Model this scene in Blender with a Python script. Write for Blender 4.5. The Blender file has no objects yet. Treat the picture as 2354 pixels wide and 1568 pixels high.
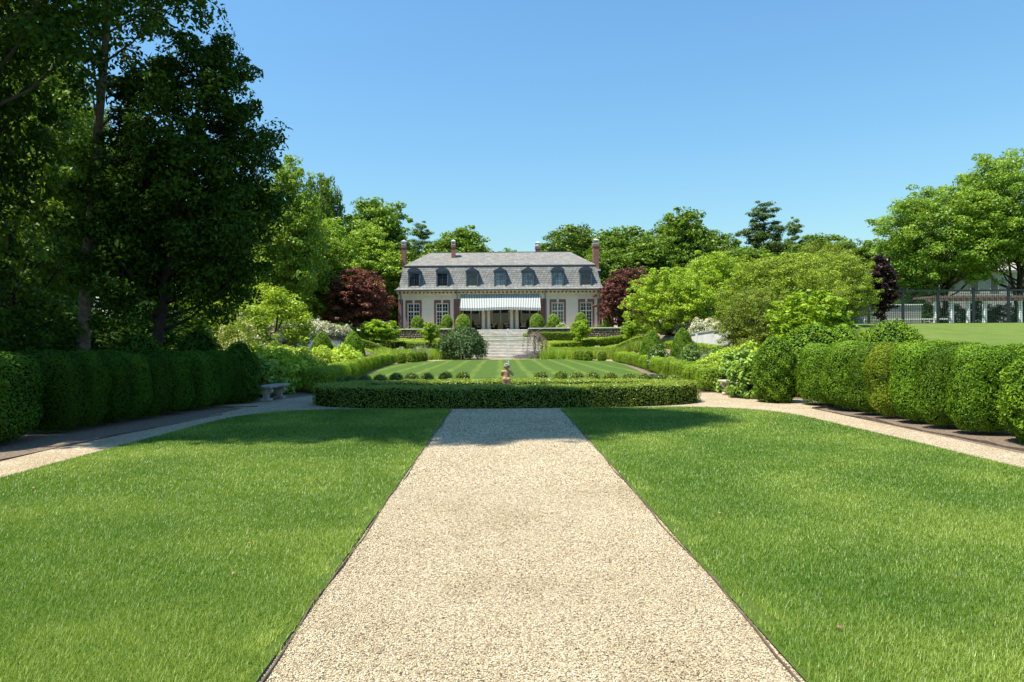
import bpy, math, random
import numpy as np
from mathutils import Vector, Matrix

# ------------------------------------------------------------------ camera, sky, sun, exposure
SC = bpy.context.scene
COL = SC.collection
ROLL = 0.007
cam = bpy.data.cameras.new("camera")
cam.lens = 24.0
cam.sensor_width = 36.0
cam.shift_x = 0.01126
cam.clip_start = 0.05
cam.clip_end = 3000
camo = bpy.data.objects.new("camera", cam)
COL.objects.link(camo)
camo.matrix_world = Matrix.Translation((0, 0, 1.6)) @ Matrix.Rotation(math.radians(90), 4, 'X') @ Matrix.Rotation(-ROLL, 4, 'Z')
SC.camera = camo

TO_SUN = Vector((-0.80, -0.36, 2.08)).normalized()
SUN_EL = math.asin(TO_SUN.z)
SUN_ROT = math.atan2(TO_SUN.x, TO_SUN.y)
world = bpy.data.worlds.new("World")
SC.world = world
world.use_nodes = True
nt = world.node_tree
sky = nt.nodes.new("ShaderNodeTexSky")
sky.sky_type = 'NISHITA'
sky.sun_disc = False
sky.sun_elevation = SUN_EL
sky.sun_rotation = SUN_ROT
sky.altitude = 50
sky.air_density = 2.0
sky.dust_density = 0.0
sky.ozone_density = 10.0
tintn = nt.nodes.new("ShaderNodeMix"); tintn.data_type = 'RGBA'; tintn.blend_type = 'MULTIPLY'
tintn.inputs[0].default_value = 1.0
tintn.inputs[7].default_value = (0.70, 0.87, 0.94, 1)
nt.links.new(sky.outputs[0], tintn.inputs[6])
nt.links.new(tintn.outputs[2], nt.nodes["Background"].inputs[0])
nt.nodes["Background"].inputs[1].default_value = 0.108

sun = bpy.data.lights.new("sun", 'SUN')
sun.energy = 5.0
sun.angle = math.radians(0.53)
sun.color = (1.0, 0.94, 0.82)
suno = bpy.data.objects.new("sun", sun)
COL.objects.link(suno)
suno.rotation_euler = (-TO_SUN).to_track_quat('-Z', 'Y').to_euler()
suno.location = (-40, -30, 100)

SC.view_settings.view_transform = 'Standard'
SC.view_settings.look = 'None'
SC.view_settings.exposure = 0.77
SC.view_settings.gamma = 1.0
SC.cycles.max_bounces = 6
SC.cycles.diffuse_bounces = 3
SC.cycles.transmission_bounces = 4
SC.cycles.transparent_max_bounces = 8

F = 1569.0
def X(px, Y): return (px - 1150.0) * Y / F
def Z(px, py, Y): return 1.6 + (784.0 - py - ROLL * (px - 1150.0)) * Y / F

# ------------------------------------------------------------------ helpers: objects
def tag(o, label=None, cat=None, group=None, kind=None):
    if label: o["label"] = label
    if cat: o["category"] = cat
    if group: o["group"] = group
    if kind: o["kind"] = kind
    return o

def empty(name, loc, label, cat, group=None, rz=0.0):
    o = bpy.data.objects.new(name, None)
    COL.objects.link(o)
    o.location = loc
    o.rotation_euler = (0, 0, rz)
    o.empty_display_size = 0.2
    return tag(o, label, cat, group)

def dup(root, loc, rz=0.0, sc=(1, 1, 1), label=None, group=None):
    r = root.copy(); COL.objects.link(r)
    r.location = loc; r.rotation_euler = (0, 0, rz); r.scale = sc
    if label: r["label"] = label
    if group: r["group"] = group
    for ch in root.children:
        c = ch.copy(); COL.objects.link(c); c.parent = r
        for g in ch.children:
            d = g.copy(); COL.objects.link(d); d.parent = c
    return r

USED = set()
def place(root, loc, rz=0.0, sc=(1, 1, 1), label=None, group=None, mat=None):
    """first use moves the prototype itself, later uses copy it"""
    if root.name not in USED:
        USED.add(root.name)
        root.location = loc; root.rotation_euler = (0, 0, rz); root.scale = sc
        if label: root["label"] = label
        if group: root["group"] = group
        return root
    return dup(root, loc, rz, sc, label, group)

ORD = ["first", "second", "third", "fourth", "fifth", "sixth", "seventh", "eighth", "ninth", "tenth", "eleventh", "twelfth",
       "thirteenth", "fourteenth", "fifteenth", "sixteenth", "seventeenth", "eighteenth", "nineteenth", "twentieth"]
ORD += ["twenty-" + w for w in ORD[:9]] + ["thirtieth"] + ["thirty-" + w for w in ORD[:9]] + ["fortieth"]

# ------------------------------------------------------------------ helpers: materials
def new_mat(name):
    m = bpy.data.materials.new(name); m.use_nodes = True
    n = m.node_tree.nodes
    return m, n, m.node_tree.links, n["Principled BSDF"]

def ramp(n, l, src, stops):
    r = n.new("ShaderNodeValToRGB")
    e = r.color_ramp.elements
    while len(e) < len(stops): e.new(0.5)
    for el, (p, c) in zip(e, stops):
        el.position = p; el.color = (*c, 1)
    if src is not None: l.new(src, r.inputs[0])
    return r.outputs[0]

def noise(n, l, vec, scale, detail=4, rough=0.55):
    t = n.new("ShaderNodeTexNoise")
    t.inputs["Scale"].default_value = scale
    t.inputs["Detail"].default_value = detail
    t.inputs["Roughness"].default_value = rough
    if vec is not None: l.new(vec, t.inputs["Vector"])
    return t.outputs["Fac"]

def coords(n): return n.new("ShaderNodeTexCoord").outputs["Object"]

def mixc(n, l, fac, a, b, mode='MIX'):
    m = n.new("ShaderNodeMix"); m.data_type = 'RGBA'; m.blend_type = mode
    for s, v in ((m.inputs[0], fac), (m.inputs[6], a), (m.inputs[7], b)):
        if isinstance(v, (int, float)): s.default_value = v
        elif isinstance(v, tuple): s.default_value = (*v, 1)
        else: l.new(v, s)
    return m.outputs[2]

def bump(n, l, h, strength, dist=0.02):
    b = n.new("ShaderNodeBump")
    b.inputs["Strength"].default_value = strength
    b.inputs["Distance"].default_value = dist
    l.new(h, b.inputs["Height"])
    return b.outputs[0]

def simple(name, c, rough=0.6, var=0.25, scale=3.0, bmp=0.0, metal=0.0, spec=0.4):
    m, n, l, p = new_mat(name)
    v = noise(n, l, coords(n), scale, 5)
    lo = tuple(x * (1 - var) for x in c); hi = tuple(min(1, x * (1 + var)) for x in c)
    l.new(ramp(n, l, v, [(0.3, lo), (0.7, hi)]), p.inputs["Base Color"])
    p.inputs["Roughness"].default_value = rough
    p.inputs["Metallic"].default_value = metal
    p.inputs["Specular IOR Level"].default_value = spec
    if bmp: l.new(bump(n, l, noise(n, l, coords(n), scale * 6, 6), bmp, 0.02), p.inputs["Normal"])
    return m

def leaf_mat(name, dark, light, trans=0.3, rough=0.5, spec=0.35, vary=0.2):
    m, n, l, p = new_mat(name)
    a = n.new("ShaderNodeAttribute"); a.attribute_name = "tint"
    col = ramp(n, l, a.outputs["Fac"], [(0.0, dark), (1.0, light)])
    oi = n.new("ShaderNodeObjectInfo")
    mr = n.new("ShaderNodeMapRange"); l.new(oi.outputs["Random"], mr.inputs[0])
    mr.inputs[3].default_value = 1 - vary; mr.inputs[4].default_value = 1 + vary
    h = n.new("ShaderNodeHueSaturation")
    l.new(mr.outputs[0], h.inputs["Value"]); l.new(col, h.inputs["Color"])
    l.new(h.outputs[0], p.inputs["Base Color"])
    p.inputs["Roughness"].default_value = rough
    p.inputs["Specular IOR Level"].default_value = spec
    t = n.new("ShaderNodeBsdfTranslucent")
    tc = mixc(n, l, 1.0, h.outputs[0], (1.25, 1.15, 0.45), 'MULTIPLY')
    l.new(tc, t.inputs[0])
    mx = n.new("ShaderNodeMixShader"); mx.inputs[0].default_value = trans
    l.new(p.outputs[0], mx.inputs[1]); l.new(t.outputs[0], mx.inputs[2])
    l.new(mx.outputs[0], n["Material Output"].inputs[0])
    return m

M = {}
M['yew'] = leaf_mat("yew leaves", (0.050, 0.135, 0.008), (0.260, 0.430, 0.022), 0.16, rough=0.6, spec=0.2, vary=0.30)
M['yew_yellow'] = leaf_mat("yellowing yew leaves", (0.080, 0.140, 0.010), (0.360, 0.450, 0.028), 0.16, rough=0.6, spec=0.2, vary=0.05)
M['yew_shade'] = leaf_mat("yew leaves toned for shade", (0.012, 0.045, 0.004), (0.085, 0.185, 0.014), 0.12, rough=0.7, spec=0.10, vary=0.25)  # darker copy of the yew leaves, shade put into the colour
M['box'] = leaf_mat("box leaves", (0.055, 0.115, 0.010), (0.330, 0.430, 0.035), 0.24, rough=0.36, spec=0.6)
M['arb'] = leaf_mat("arborvitae leaves", (0.102, 0.208, 0.013), (0.391, 0.528, 0.030), 0.28)
M['egg'] = leaf_mat("pale clipped leaves", (0.124, 0.246, 0.022), (0.412, 0.603, 0.062), 0.28)
M['core'] = simple("inner twigs", (0.010, 0.018, 0.005), 0.95, 0.3, 6, spec=0.0)
M['oak'] = leaf_mat("oak leaves", (0.064, 0.137, 0.013), (0.241, 0.370, 0.034), 0.3)
M['maple'] = leaf_mat("maple leaves", (0.124, 0.246, 0.022), (0.422, 0.585, 0.068), 0.38)
M['locust'] = leaf_mat("locust leaves", (0.120, 0.260, 0.025), (0.454, 0.651, 0.083), 0.38)
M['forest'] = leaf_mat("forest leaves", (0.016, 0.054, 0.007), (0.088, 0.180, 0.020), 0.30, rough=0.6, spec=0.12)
M['forest_sunlit'] = leaf_mat("forest leaves with sunlight in colour", (0.060, 0.140, 0.016), (0.260, 0.400, 0.050), 0.40)  # brighter copy of the forest leaves, sunlight put into the colour
M['pine'] = leaf_mat("pine needles", (0.045, 0.095, 0.016), (0.160, 0.260, 0.040), 0.15)
M['purple'] = leaf_mat("purple maple leaves", (0.064, 0.021, 0.019), (0.279, 0.100, 0.072), 0.25)
M['plum'] = leaf_mat("dark plum leaves", (0.018, 0.007, 0.009), (0.085, 0.030, 0.030), 0.2, rough=0.35, spec=0.6)
M['lime'] = leaf_mat("lime green leaves", (0.131, 0.246, 0.014), (0.435, 0.609, 0.043), 0.4)
M['olive'] = leaf_mat("olive green leaves", (0.114, 0.195, 0.017), (0.412, 0.507, 0.057), 0.34)
M['katsura'] = leaf_mat("light green leaves", (0.160, 0.275, 0.019), (0.509, 0.671, 0.058), 0.36)
M['weep'] = leaf_mat("weeping tree leaves", (0.030, 0.075, 0.016), (0.130, 0.230, 0.050), 0.15, rough=0.5, spec=0.3)
M['peren'] = leaf_mat("perennial leaves", (0.195, 0.324, 0.028), (0.657, 0.802, 0.107), 0.38)
M['hydr'] = leaf_mat("hydrangea leaves", (0.114, 0.226, 0.030), (0.412, 0.585, 0.110), 0.35)
M['shrub'] = leaf_mat("glossy shrub leaves", (0.061, 0.142, 0.021), (0.257, 0.386, 0.062), 0.25, rough=0.35, spec=0.6)
M['silver'] = leaf_mat("grey green leaves", (0.16, 0.20, 0.13), (0.38, 0.44, 0.30), 0.25)
M['white'] = leaf_mat("cream blossom", (0.45, 0.44, 0.30), (0.80, 0.78, 0.62), 0.3)
M['lav'] = leaf_mat("lavender spikes", (0.20, 0.17, 0.26), (0.42, 0.38, 0.50), 0.25)
M['bronze'] = leaf_mat("bronze weeping leaves", (0.10, 0.07, 0.045), (0.25, 0.19, 0.13), 0.2)
M['grass'] = leaf_mat("grass blades", (0.060, 0.175, 0.004), (0.430, 0.530, 0.095), 0.34, rough=0.42, spec=0.45, vary=0.0)
M['tallgrass'] = leaf_mat("ornamental grass", (0.160, 0.275, 0.029), (0.464, 0.609, 0.116), 0.35)
M['bark'] = simple("bark", (0.10, 0.085, 0.065), 0.9, 0.45, 9, 0.7)
M['bark_grey'] = simple("grey bark", (0.20, 0.165, 0.13), 0.9, 0.4, 9, 0.6)
M['bark_dark'] = simple("dark bark", (0.045, 0.036, 0.028), 0.9, 0.4, 9, 0.6)

def gravel_mat():
    m, n, l, p = new_mat("tan gravel")
    c = coords(n)
    def vor(scale, rnd=1.0):
        v = n.new("ShaderNodeTexVoronoi"); v.inputs["Scale"].default_value = scale
        v.inputs["Randomness"].default_value = rnd; l.new(c, v.inputs["Vector"]); return v
    v1 = vor(85); v2 = vor(46)
    sep = n.new("ShaderNodeSeparateColor"); l.new(v1.outputs["Color"], sep.inputs[0])
    col = ramp(n, l, sep.outputs[0], [(0.0, (0.08, 0.065, 0.05)), (0.12, (0.26, 0.19, 0.115)), (0.35, (0.56, 0.45, 0.29)), (0.75, (0.70, 0.59, 0.41)), (1.0, (0.78, 0.70, 0.56))])
    big = ramp(n, l, noise(n, l, c, 0.9, 6, 0.7), [(0.32, (0.80, 0.77, 0.70)), (0.62, (1.0, 1.0, 1.0))])
    col = mixc(n, l, 1.0, col, big, 'MULTIPLY')
    gap_shade = ramp(n, l, v1.outputs["Distance"], [(0.25, (1, 1, 1)), (0.75, (0.55, 0.50, 0.44))])  # shadow between the stones painted into the colour
    col = mixc(n, l, 0.7, col, gap_shade, 'MULTIPLY')
    l.new(col, p.inputs["Base Color"]); p.inputs["Roughness"].default_value = 0.85
    p.inputs["Specular IOR Level"].default_value = 0.25
    inv = n.new("ShaderNodeMath"); inv.operation = 'SUBTRACT'; inv.inputs[0].default_value = 1.0
    l.new(v1.outputs["Distance"], inv.inputs[1])
    l.new(bump(n, l, inv.outputs[0], 0.9, 0.012), p.inputs["Normal"])
    return m
M['gravel'] = gravel_mat()

def lawn_mat(name, c1, c2, stripes=None):
    m, n, l, p = new_mat(name)
    c = coords(n)
    f = noise(n, l, c, 0.8, 6, 0.7)
    col = ramp(n, l, f, [(0.3, c1), (0.72, c2)])
    fine = ramp(n, l, noise(n, l, c, 60, 4, 0.7), [(0.3, (0.62, 0.64, 0.60)), (0.7, (1.32, 1.25, 1.2))])
    col = mixc(n, l, 1.0, col, fine, 'MULTIPLY')
    if stripes:
        sx = n.new("ShaderNodeSeparateXYZ"); l.new(c, sx.inputs[0])
        w = n.new("ShaderNodeMath"); w.operation = 'MULTIPLY'; w.inputs[1].default_value = 2 * math.pi / stripes
        ad = n.new("ShaderNodeMath"); ad.operation = 'ADD'
        l.new(sx.outputs[0], ad.inputs[0])
        wob = n.new("ShaderNodeMath"); wob.operation = 'MULTIPLY'; wob.inputs[1].default_value = 0.7
        l.new(noise(n, l, c, 0.35, 3), wob.inputs[0]); l.new(wob.outputs[0], ad.inputs[1])
        l.new(ad.outputs[0], w.inputs[0])
        s = n.new("ShaderNodeMath"); s.operation = 'SINE'; l.new(w.outputs[0], s.inputs[0])
        st = ramp(n, l, s.outputs[0], [(0.0, (0.92, 0.95, 0.92)), (0.25, (1, 1, 1)), (0.55, (1.0, 1.0, 1.0)), (1.0, (2.3, 1.75, 2.4))])
        fm = noise(n, l, c, 0.25, 2)
        st2 = mixc(n, l, fm, (1.0, 1.0, 1.0), st)
        col = mixc(n, l, 1.0, col, st2, 'MULTIPLY')
    l.new(col, p.inputs["Base Color"])
    p.inputs["Roughness"].default_value = 0.75
    p.inputs["Specular IOR Level"].default_value = 0.2
    l.new(bump(n, l, noise(n, l, c, 90, 5, 0.7), 0.7, 0.03), p.inputs["Normal"])
    return m
M['lawn'] = lawn_mat("lawn turf", (0.060, 0.115, 0.012), (0.105, 0.165, 0.022))
M['lawn_far'] = lawn_mat("mown lawn", (0.056, 0.112, 0.009), (0.086, 0.148, 0.015), 1.35)
M['bank'] = lawn_mat("grass bank", (0.085, 0.145, 0.016), (0.165, 0.225, 0.040))
M['soil'] = simple("bark mulch", (0.20, 0.150, 0.105), 0.95, 0.5, 22, 0.9)
M['forest_floor'] = simple("forest floor", (0.05, 0.045, 0.025), 0.95, 0.5, 8, 0.8)

# ------------------------------------------------------------------ helpers: geometry
class Geo:
    def __init__(s): s.v = []; s.f = []; s.m = []
    def add(s, vs, fs, mi=0):
        b = len(s.v); s.v += [tuple(map(float, p)) for p in vs]
        s.f += [tuple(i + b for i in q) for q in fs]; s.m += [mi] * len(fs); return s
    def box(s, x0, x1, y0, y1, z0, z1, mi=0):
        return s.add([(x0, y0, z0), (x1, y0, z0), (x1, y1, z0), (x0, y1, z0), (x0, y0, z1), (x1, y0, z1), (x1, y1, z1), (x0, y1, z1)],
                     [(3, 2, 1, 0), (4, 5, 6, 7), (0, 1, 5, 4), (1, 2, 6, 5), (2, 3, 7, 6), (3, 0, 4, 7)], mi)
    def prism(s, poly, axis, a, b, mi=0):
        """poly of 2-D points extruded along axis from a to b: 'x' -> (y,z), 'y' -> (x,z), 'z' -> (x,y)"""
        def P(p, t): return {'x': (t, p[0], p[1]), 'y': (p[0], t, p[1]), 'z': (p[0], p[1], t)}[axis]
        n = len(poly)
        return s.add([P(p, a) for p in poly] + [P(p, b) for p in poly],
                     [tuple(range(n))[::-1], tuple(range(n, 2 * n))] + [(i, (i + 1) % n, (i + 1) % n + n, i + n) for i in range(n)], mi)
    def tube(s, pts, rad, k=8, mi=0, cap=True):
        pts = [Vector(p) for p in pts]
        if not hasattr(rad, '__len__'): rad = [rad] * len(pts)
        vs = []; a = None
        for i, p in enumerate(pts):
            d = (pts[min(i + 1, len(pts) - 1)] - pts[max(i - 1, 0)]).normalized()
            if a is None: a = d.orthogonal().normalized()
            a = (a - d * a.dot(d)).normalized(); b = d.cross(a)
            for j in range(k):
                t = 2 * math.pi * j / k
                vs.append(p + (a * math.cos(t) + b * math.sin(t)) * rad[i])
        fs = [(i * k + j, i * k + (j + 1) % k, (i + 1) * k + (j + 1) % k, (i + 1) * k + j) for i in range(len(pts) - 1) for j in range(k)]
        if cap: fs += [tuple(range(k))[::-1], tuple(range((len(pts) - 1) * k, len(pts) * k))]
        return s.add(vs, fs, mi)
    def lathe(s, prof, c=(0, 0, 0), k=20, mi=0):
        vs = [(c[0] + r * math.cos(2 * math.pi * j / k), c[1] + r * math.sin(2 * math.pi * j / k), c[2] + z) for r, z in prof for j in range(k)]
        n = len(prof)
        fs = [(i * k + j, i * k + (j + 1) % k, (i + 1) * k + (j + 1) % k, (i + 1) * k + j) for i in range(n - 1) for j in range(k)]
        fs += [tuple(range(k))[::-1], tuple(range((n - 1) * k, n * k))]
        return s.add(vs, fs, mi)
    def ball(s, c, r, k=12, mi=0):
        if not hasattr(r, '__len__'): r = (r, r, r)
        n = k // 2
        vs = [(c[0] + r[0] * math.sin(math.pi * i / n) * math.cos(2 * math.pi * j / k), c[1] + r[1] * math.sin(math.pi * i / n) * math.sin(2 * math.pi * j / k),
               c[2] + r[2] * math.cos(math.pi * i / n)) for i in range(n + 1) for j in range(k)]
        fs = [((i + 1) * k + j, (i + 1) * k + (j + 1) % k, i * k + (j + 1) % k, i * k + j) for i in range(n) for j in range(k)]
        return s.add(vs, fs, mi)

def obj(name, g, mats, parent=None, base=(0, 0, 0), smooth=False, bevel=0.0):
    me = bpy.data.meshes.new(name)
    me.from_pydata([(v[0] - base[0], v[1] - base[1], v[2] - base[2]) for v in g.v], [], g.f)
    if not isinstance(mats, (list, tuple)): mats = [mats]
    for m in mats: me.materials.append(m)
    me.polygons.foreach_set("material_index", g.m)
    if smooth: me.polygons.foreach_set("use_smooth", [True] * len(me.polygons))
    me.update()
    o = bpy.data.objects.new(name, me); COL.objects.link(o)
    if parent is not None: o.parent = parent
    else: o.location = base
    if bevel:
        b = o.modifiers.new("bevel", 'BEVEL'); b.width = bevel; b.segments = 2; b.limit_method = 'ANGLE'
    return o

def np_obj(name, chunks, mats, parent=None, loc=(0, 0, 0)):
    """chunks: (V (n,3), faces (m,k), material index, tint (m,) or scalar)"""
    me = bpy.data.meshes.new(name)
    nv = sum(len(c[0]) for c in chunks); nf = sum(len(c[1]) for c in chunks); nl = sum(c[1].size for c in chunks)
    me.vertices.add(nv); me.loops.add(nl); me.polygons.add(nf)
    V = np.concatenate([np.asarray(c[0], np.float32) for c in chunks])
    off = 0; li = []; ls = []; mi = []; ti = []; start = 0
    for v, f, m_, t in chunks:
        li.append((f + off).ravel()); k = f.shape[1]
        ls.append(start + np.arange(len(f)) * k); start += f.size; off += len(v)
        mi.append(np.full(len(f), m_)); ti.append(np.broadcast_to(np.asarray(t, np.float32), (len(f),)))
    me.vertices.foreach_set("co", V.ravel())
    me.loops.foreach_set("vertex_index", np.concatenate(li).astype(np.int32))
    me.polygons.foreach_set("loop_start", np.concatenate(ls).astype(np.int32))
    me.polygons.foreach_set("material_index", np.concatenate(mi).astype(np.int32))
    at = me.attributes.new("tint", 'FLOAT', 'FACE')
    at.data.foreach_set("value", np.concatenate(ti).astype(np.float32))
    for m in mats: me.materials.append(m)
    me.update(calc_edges=True)
    o = bpy.data.objects.new(name, me); COL.objects.link(o)
    if parent is not None: o.parent = parent
    else: o.location = loc
    return o

def unit(a): return a / np.maximum(np.linalg.norm(a, axis=-1, keepdims=True), 1e-9)
def sph(rng, n): return unit(rng.normal(size=(n, 3)))

def leaf_quads(rng, P, N, L, W, bend=0.25):
    n = len(P)
    N = unit(N)
    t = rng.normal(size=(n, 3)); t -= (t * N).sum(1, keepdims=True) * N; t = unit(t)
    b = np.cross(N, t)
    L = np.broadcast_to(np.asarray(L, float), (n,))[:, None] * rng.uniform(0.7, 1.3, (n, 1))
    W = np.broadcast_to(np.asarray(W, float), (n,))[:, None] * rng.uniform(0.75, 1.25, (n, 1))
    V = np.stack([P - t * L / 2, P + b * W / 2 + t * L * 0.08 + N * W * bend, P + t * L / 2, P - b * W / 2 + t * L * 0.08 + N * W * bend], 1).reshape(-1, 3)
    Q = np.arange(4 * n).reshape(n, 4)
    return V, Q

def blades(rng, P, h, w, lean=0.35):
    n = len(P)
    a = rng.uniform(0, 2 * np.pi, n); d = np.stack([np.cos(a), np.sin(a), 0 * a], 1)
    b = np.stack([-d[:, 1], d[:, 0], 0 * a], 1)
    h = (np.broadcast_to(h, (n,)) * rng.uniform(0.6, 1.25, n))[:, None]
    ln = d * (rng.uniform(0, 1, (n, 1)) ** 0.7) * lean * 2 * h
    tip = P + ln + np.array([0, 0, 1.0]) * h
    w = np.broadcast_to(w, (n,))[:, None] / 2
    V = np.stack([P - b * w, P + b * w, tip], 1).reshape(-1, 3)
    return V, np.arange(3 * n).reshape(n, 3)

def geo_chunk(g, mi, tint=0.5):
    """quads only out of a Geo"""
    fs = []
    for f in g.f:
        if len(f) == 4: fs.append(f)
        else:
            for i in range(1, len(f) - 1): fs.append((f[0], f[i], f[i + 1], f[i + 1]))
    q = np.array([f for f in fs if f[2] != f[3]], int).reshape(-1, 4)
    t = np.array([f[:3] for f in fs if f[2] == f[3]], int).reshape(-1, 3)
    V = np.array(g.v)
    out = [(V, q, mi, tint)]
    if len(t): out.append((V, t, mi, tint))
    return out

def vnoise(x, y, s, seed=0):
    """smooth value noise in the plane, 0..1"""
    g = np.random.default_rng(seed).uniform(size=(64, 64))
    u = x / s; v = y / s
    i = np.floor(u).astype(int); j = np.floor(v).astype(int)
    fu = u - i; fv = v - j; fu = fu * fu * (3 - 2 * fu); fv = fv * fv * (3 - 2 * fv)
    G = lambda a, b: g[a % 64, b % 64]
    return (G(i, j) * (1 - fu) + G(i + 1, j) * fu) * (1 - fv) + (G(i, j + 1) * (1 - fu) + G(i + 1, j + 1) * fu) * fv

# ------------------------------------------------------------------ terrain
def sm(a, b, t):
    u = np.clip((np.asarray(t, float) - a) / (b - a), 0, 1)
    return u * u * (3 - 2 * u)
TOP = 2.78
def ground_z(x, y):
    x = np.asarray(x, float); y = np.asarray(y, float)
    ax = np.abs(x)
    A = 2.75 * sm(8, 55, y)
    wide = sm(8.8, 15, ax)
    step = 0.40 * sm(9, 12.7, ax) + 0.37 * sm(12.95, 13.4, ax) + 0.23 * sm(13.4, 20, ax)
    w = sm(29, 36, y)
    side = A * (wide * (1 - w) + step * w)
    front = np.where(ax < 4.0, 1.85 * np.clip((y - 62.9) / 7.9, 0, 1), 1.85 * np.clip((y - 60) / 10.8, 0, 1))
    front = np.where(y > 71.0, TOP, front)
    z = np.maximum(side, front)
    st = (ax < 3.5) & (y > 61) & (y < 71.2)
    return np.where(st, np.minimum(z, np.maximum(-0.3, (y - 63.2) * 0.30 - 0.45)), z)
def gz(x, y): return float(ground_z(x, y))

def make_ground():
    xs = np.concatenate([[-700, -400, -250, -150, -100, -70], np.arange(-50, -24, 2.0), np.arange(-24, 24.01, 0.4), np.arange(26, 51, 2.0), [70, 100, 150, 250, 400, 700]])
    ys = np.concatenate([[-60, -30, -15], np.arange(-6, 92, 0.5), np.arange(93, 130, 3.0), [150, 200, 300, 450, 700, 1000]])
    gx, gy = np.meshgrid(xs, ys)
    g = ground_z(gx, gy) - 0.004
    V = np.stack([gx, gy, g], -1).reshape(-1, 3)
    nx, ny = len(xs), len(ys)
    i, j = np.meshgrid(np.arange(nx - 1), np.arange(ny - 1))
    a = (j * nx + i).ravel()
    Q = np.stack([a, a + 1, a + nx + 1, a + nx], 1)
    c = V[Q].mean(1)
    inner = np.abs(c[:, 0]) < np.where(c[:, 1] < 26, 9.6, 13.4)
    garden = inner & (c[:, 1] < 71)
    left = (c[:, 0] < -9.6) & (c[:, 1] < 62)
    ch = []
    for mask, mi in ((garden, 0), (left & ~garden, 2), (~garden & ~left, 1)):
        ch.append((V, Q[mask], mi, 0.5))
    # share one vertex set
    me_ch = [(V, np.concatenate([c_[1] for c_ in ch]), 0, 0.5)]
    o = np_obj("ground", me_ch, [M['soil'], M['bank'], M['forest_floor']])
    mi = np.concatenate([np.full(len(c_[1]), c_[2]) for c_ in ch]).astype(np.int32)
    o.data.polygons.foreach_set("material_index", mi)
    o.data.polygons.foreach_set("use_smooth", np.ones(len(mi), bool))
    tag(o, kind="structure")
make_ground()

def sheet(name, poly, z, mat, kind="structure"):
    g = Geo(); g.add([(x, y, z) for x, y in poly], [tuple(range(len(poly)))])
    o = obj(name, g, mat); o["kind"] = kind
    return o

# gravel: one sheet under the two front lawns, the crossing and the strip before the stairs
sheet("gravel_path", [(-6.85, -6), (7.25, -6), (7.12, 15.7), (8.6, 16.4), (8.2, 17.6), (6.9, 19.2), (6.3, 20.4), (-5.6, 20.8), (-6.0, 19.6), (-6.7, 18.6), (-7.4, 17.4), (-6.3, 16.6), (-6.45, 13.4), (-6.83, 10.5)], 0.004, M['gravel'])
sheet("gravel_walk", [(-6.2, 56.0), (9.6, 53.0), (9.2, 62.75), (-8.6, 62.75)], 0.006, M['gravel'])

def rounded(pts, r, n=8):
    """rounded corners for a closed polygon; r per corner"""
    out = []
    m = len(pts)
    for i, p in enumerate(pts):
        a, b, c = Vector(pts[i - 1]), Vector(p), Vector(pts[(i + 1) % m])
        if r[i] == 0: out.append(tuple(b)); continue
        p0 = b + (a - b).normalized() * r[i]; p1 = b + (c - b).normalized() * r[i]
        for k in range(n + 1):
            t = k / n
            q = p0 * (1 - t) ** 2 + b * 2 * t * (1 - t) + p1 * t * t
            out.append((q.x, q.y))
    return out
LAWN_L = rounded([(-1.15, -5), (-1.15, 16.0), (-5.75, 16.25), (-5.93, 9.0), (-5.97, -5)], [0, 0.25, 2.6, 0, 0])
LAWN_R = rounded([(1.40, -5), (6.30, -5), (6.30, 10.5), (6.15, 16.2), (1.40, 16.0)], [0, 0, 0, 2.6, 0.25])
for poly, side in ((LAWN_L, "left"), (LAWN_R, "right")):
    o = sheet("lawn", poly, 0.020, M['lawn'])
CENTRAL = [(-5.0, 24), (-5.9, 28), (-6.5, 33), (-7.1, 39), (-7.4, 45), (-7.2, 50), (-6.2, 54.2), (-4.6, 57.0), (-2.5, 58.5), (0.3, 59), (3.2, 58.6), (5.6, 57.8), (7.4, 55.4),
           (8.25, 52), (8.2, 47), (7.8, 42), (7.25, 36.5), (6.6, 31), (5.9, 27), (5.3, 24)]
sheet("central_lawn", CENTRAL, 0.022, M['lawn_far'])

def inside(poly, x, y):
    r = np.zeros(len(x), bool); n = len(poly)
    for i in range(n):
        x0, y0 = poly[i - 1]; x1, y1 = poly[i]
        c = (y0 > y) != (y1 > y)
        with np.errstate(divide='ignore', invalid='ignore'):
            xi = (x1 - x0) * (y - y0) / (y1 - y0) + x0
        r ^= c & (x < xi)
    return r

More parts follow.
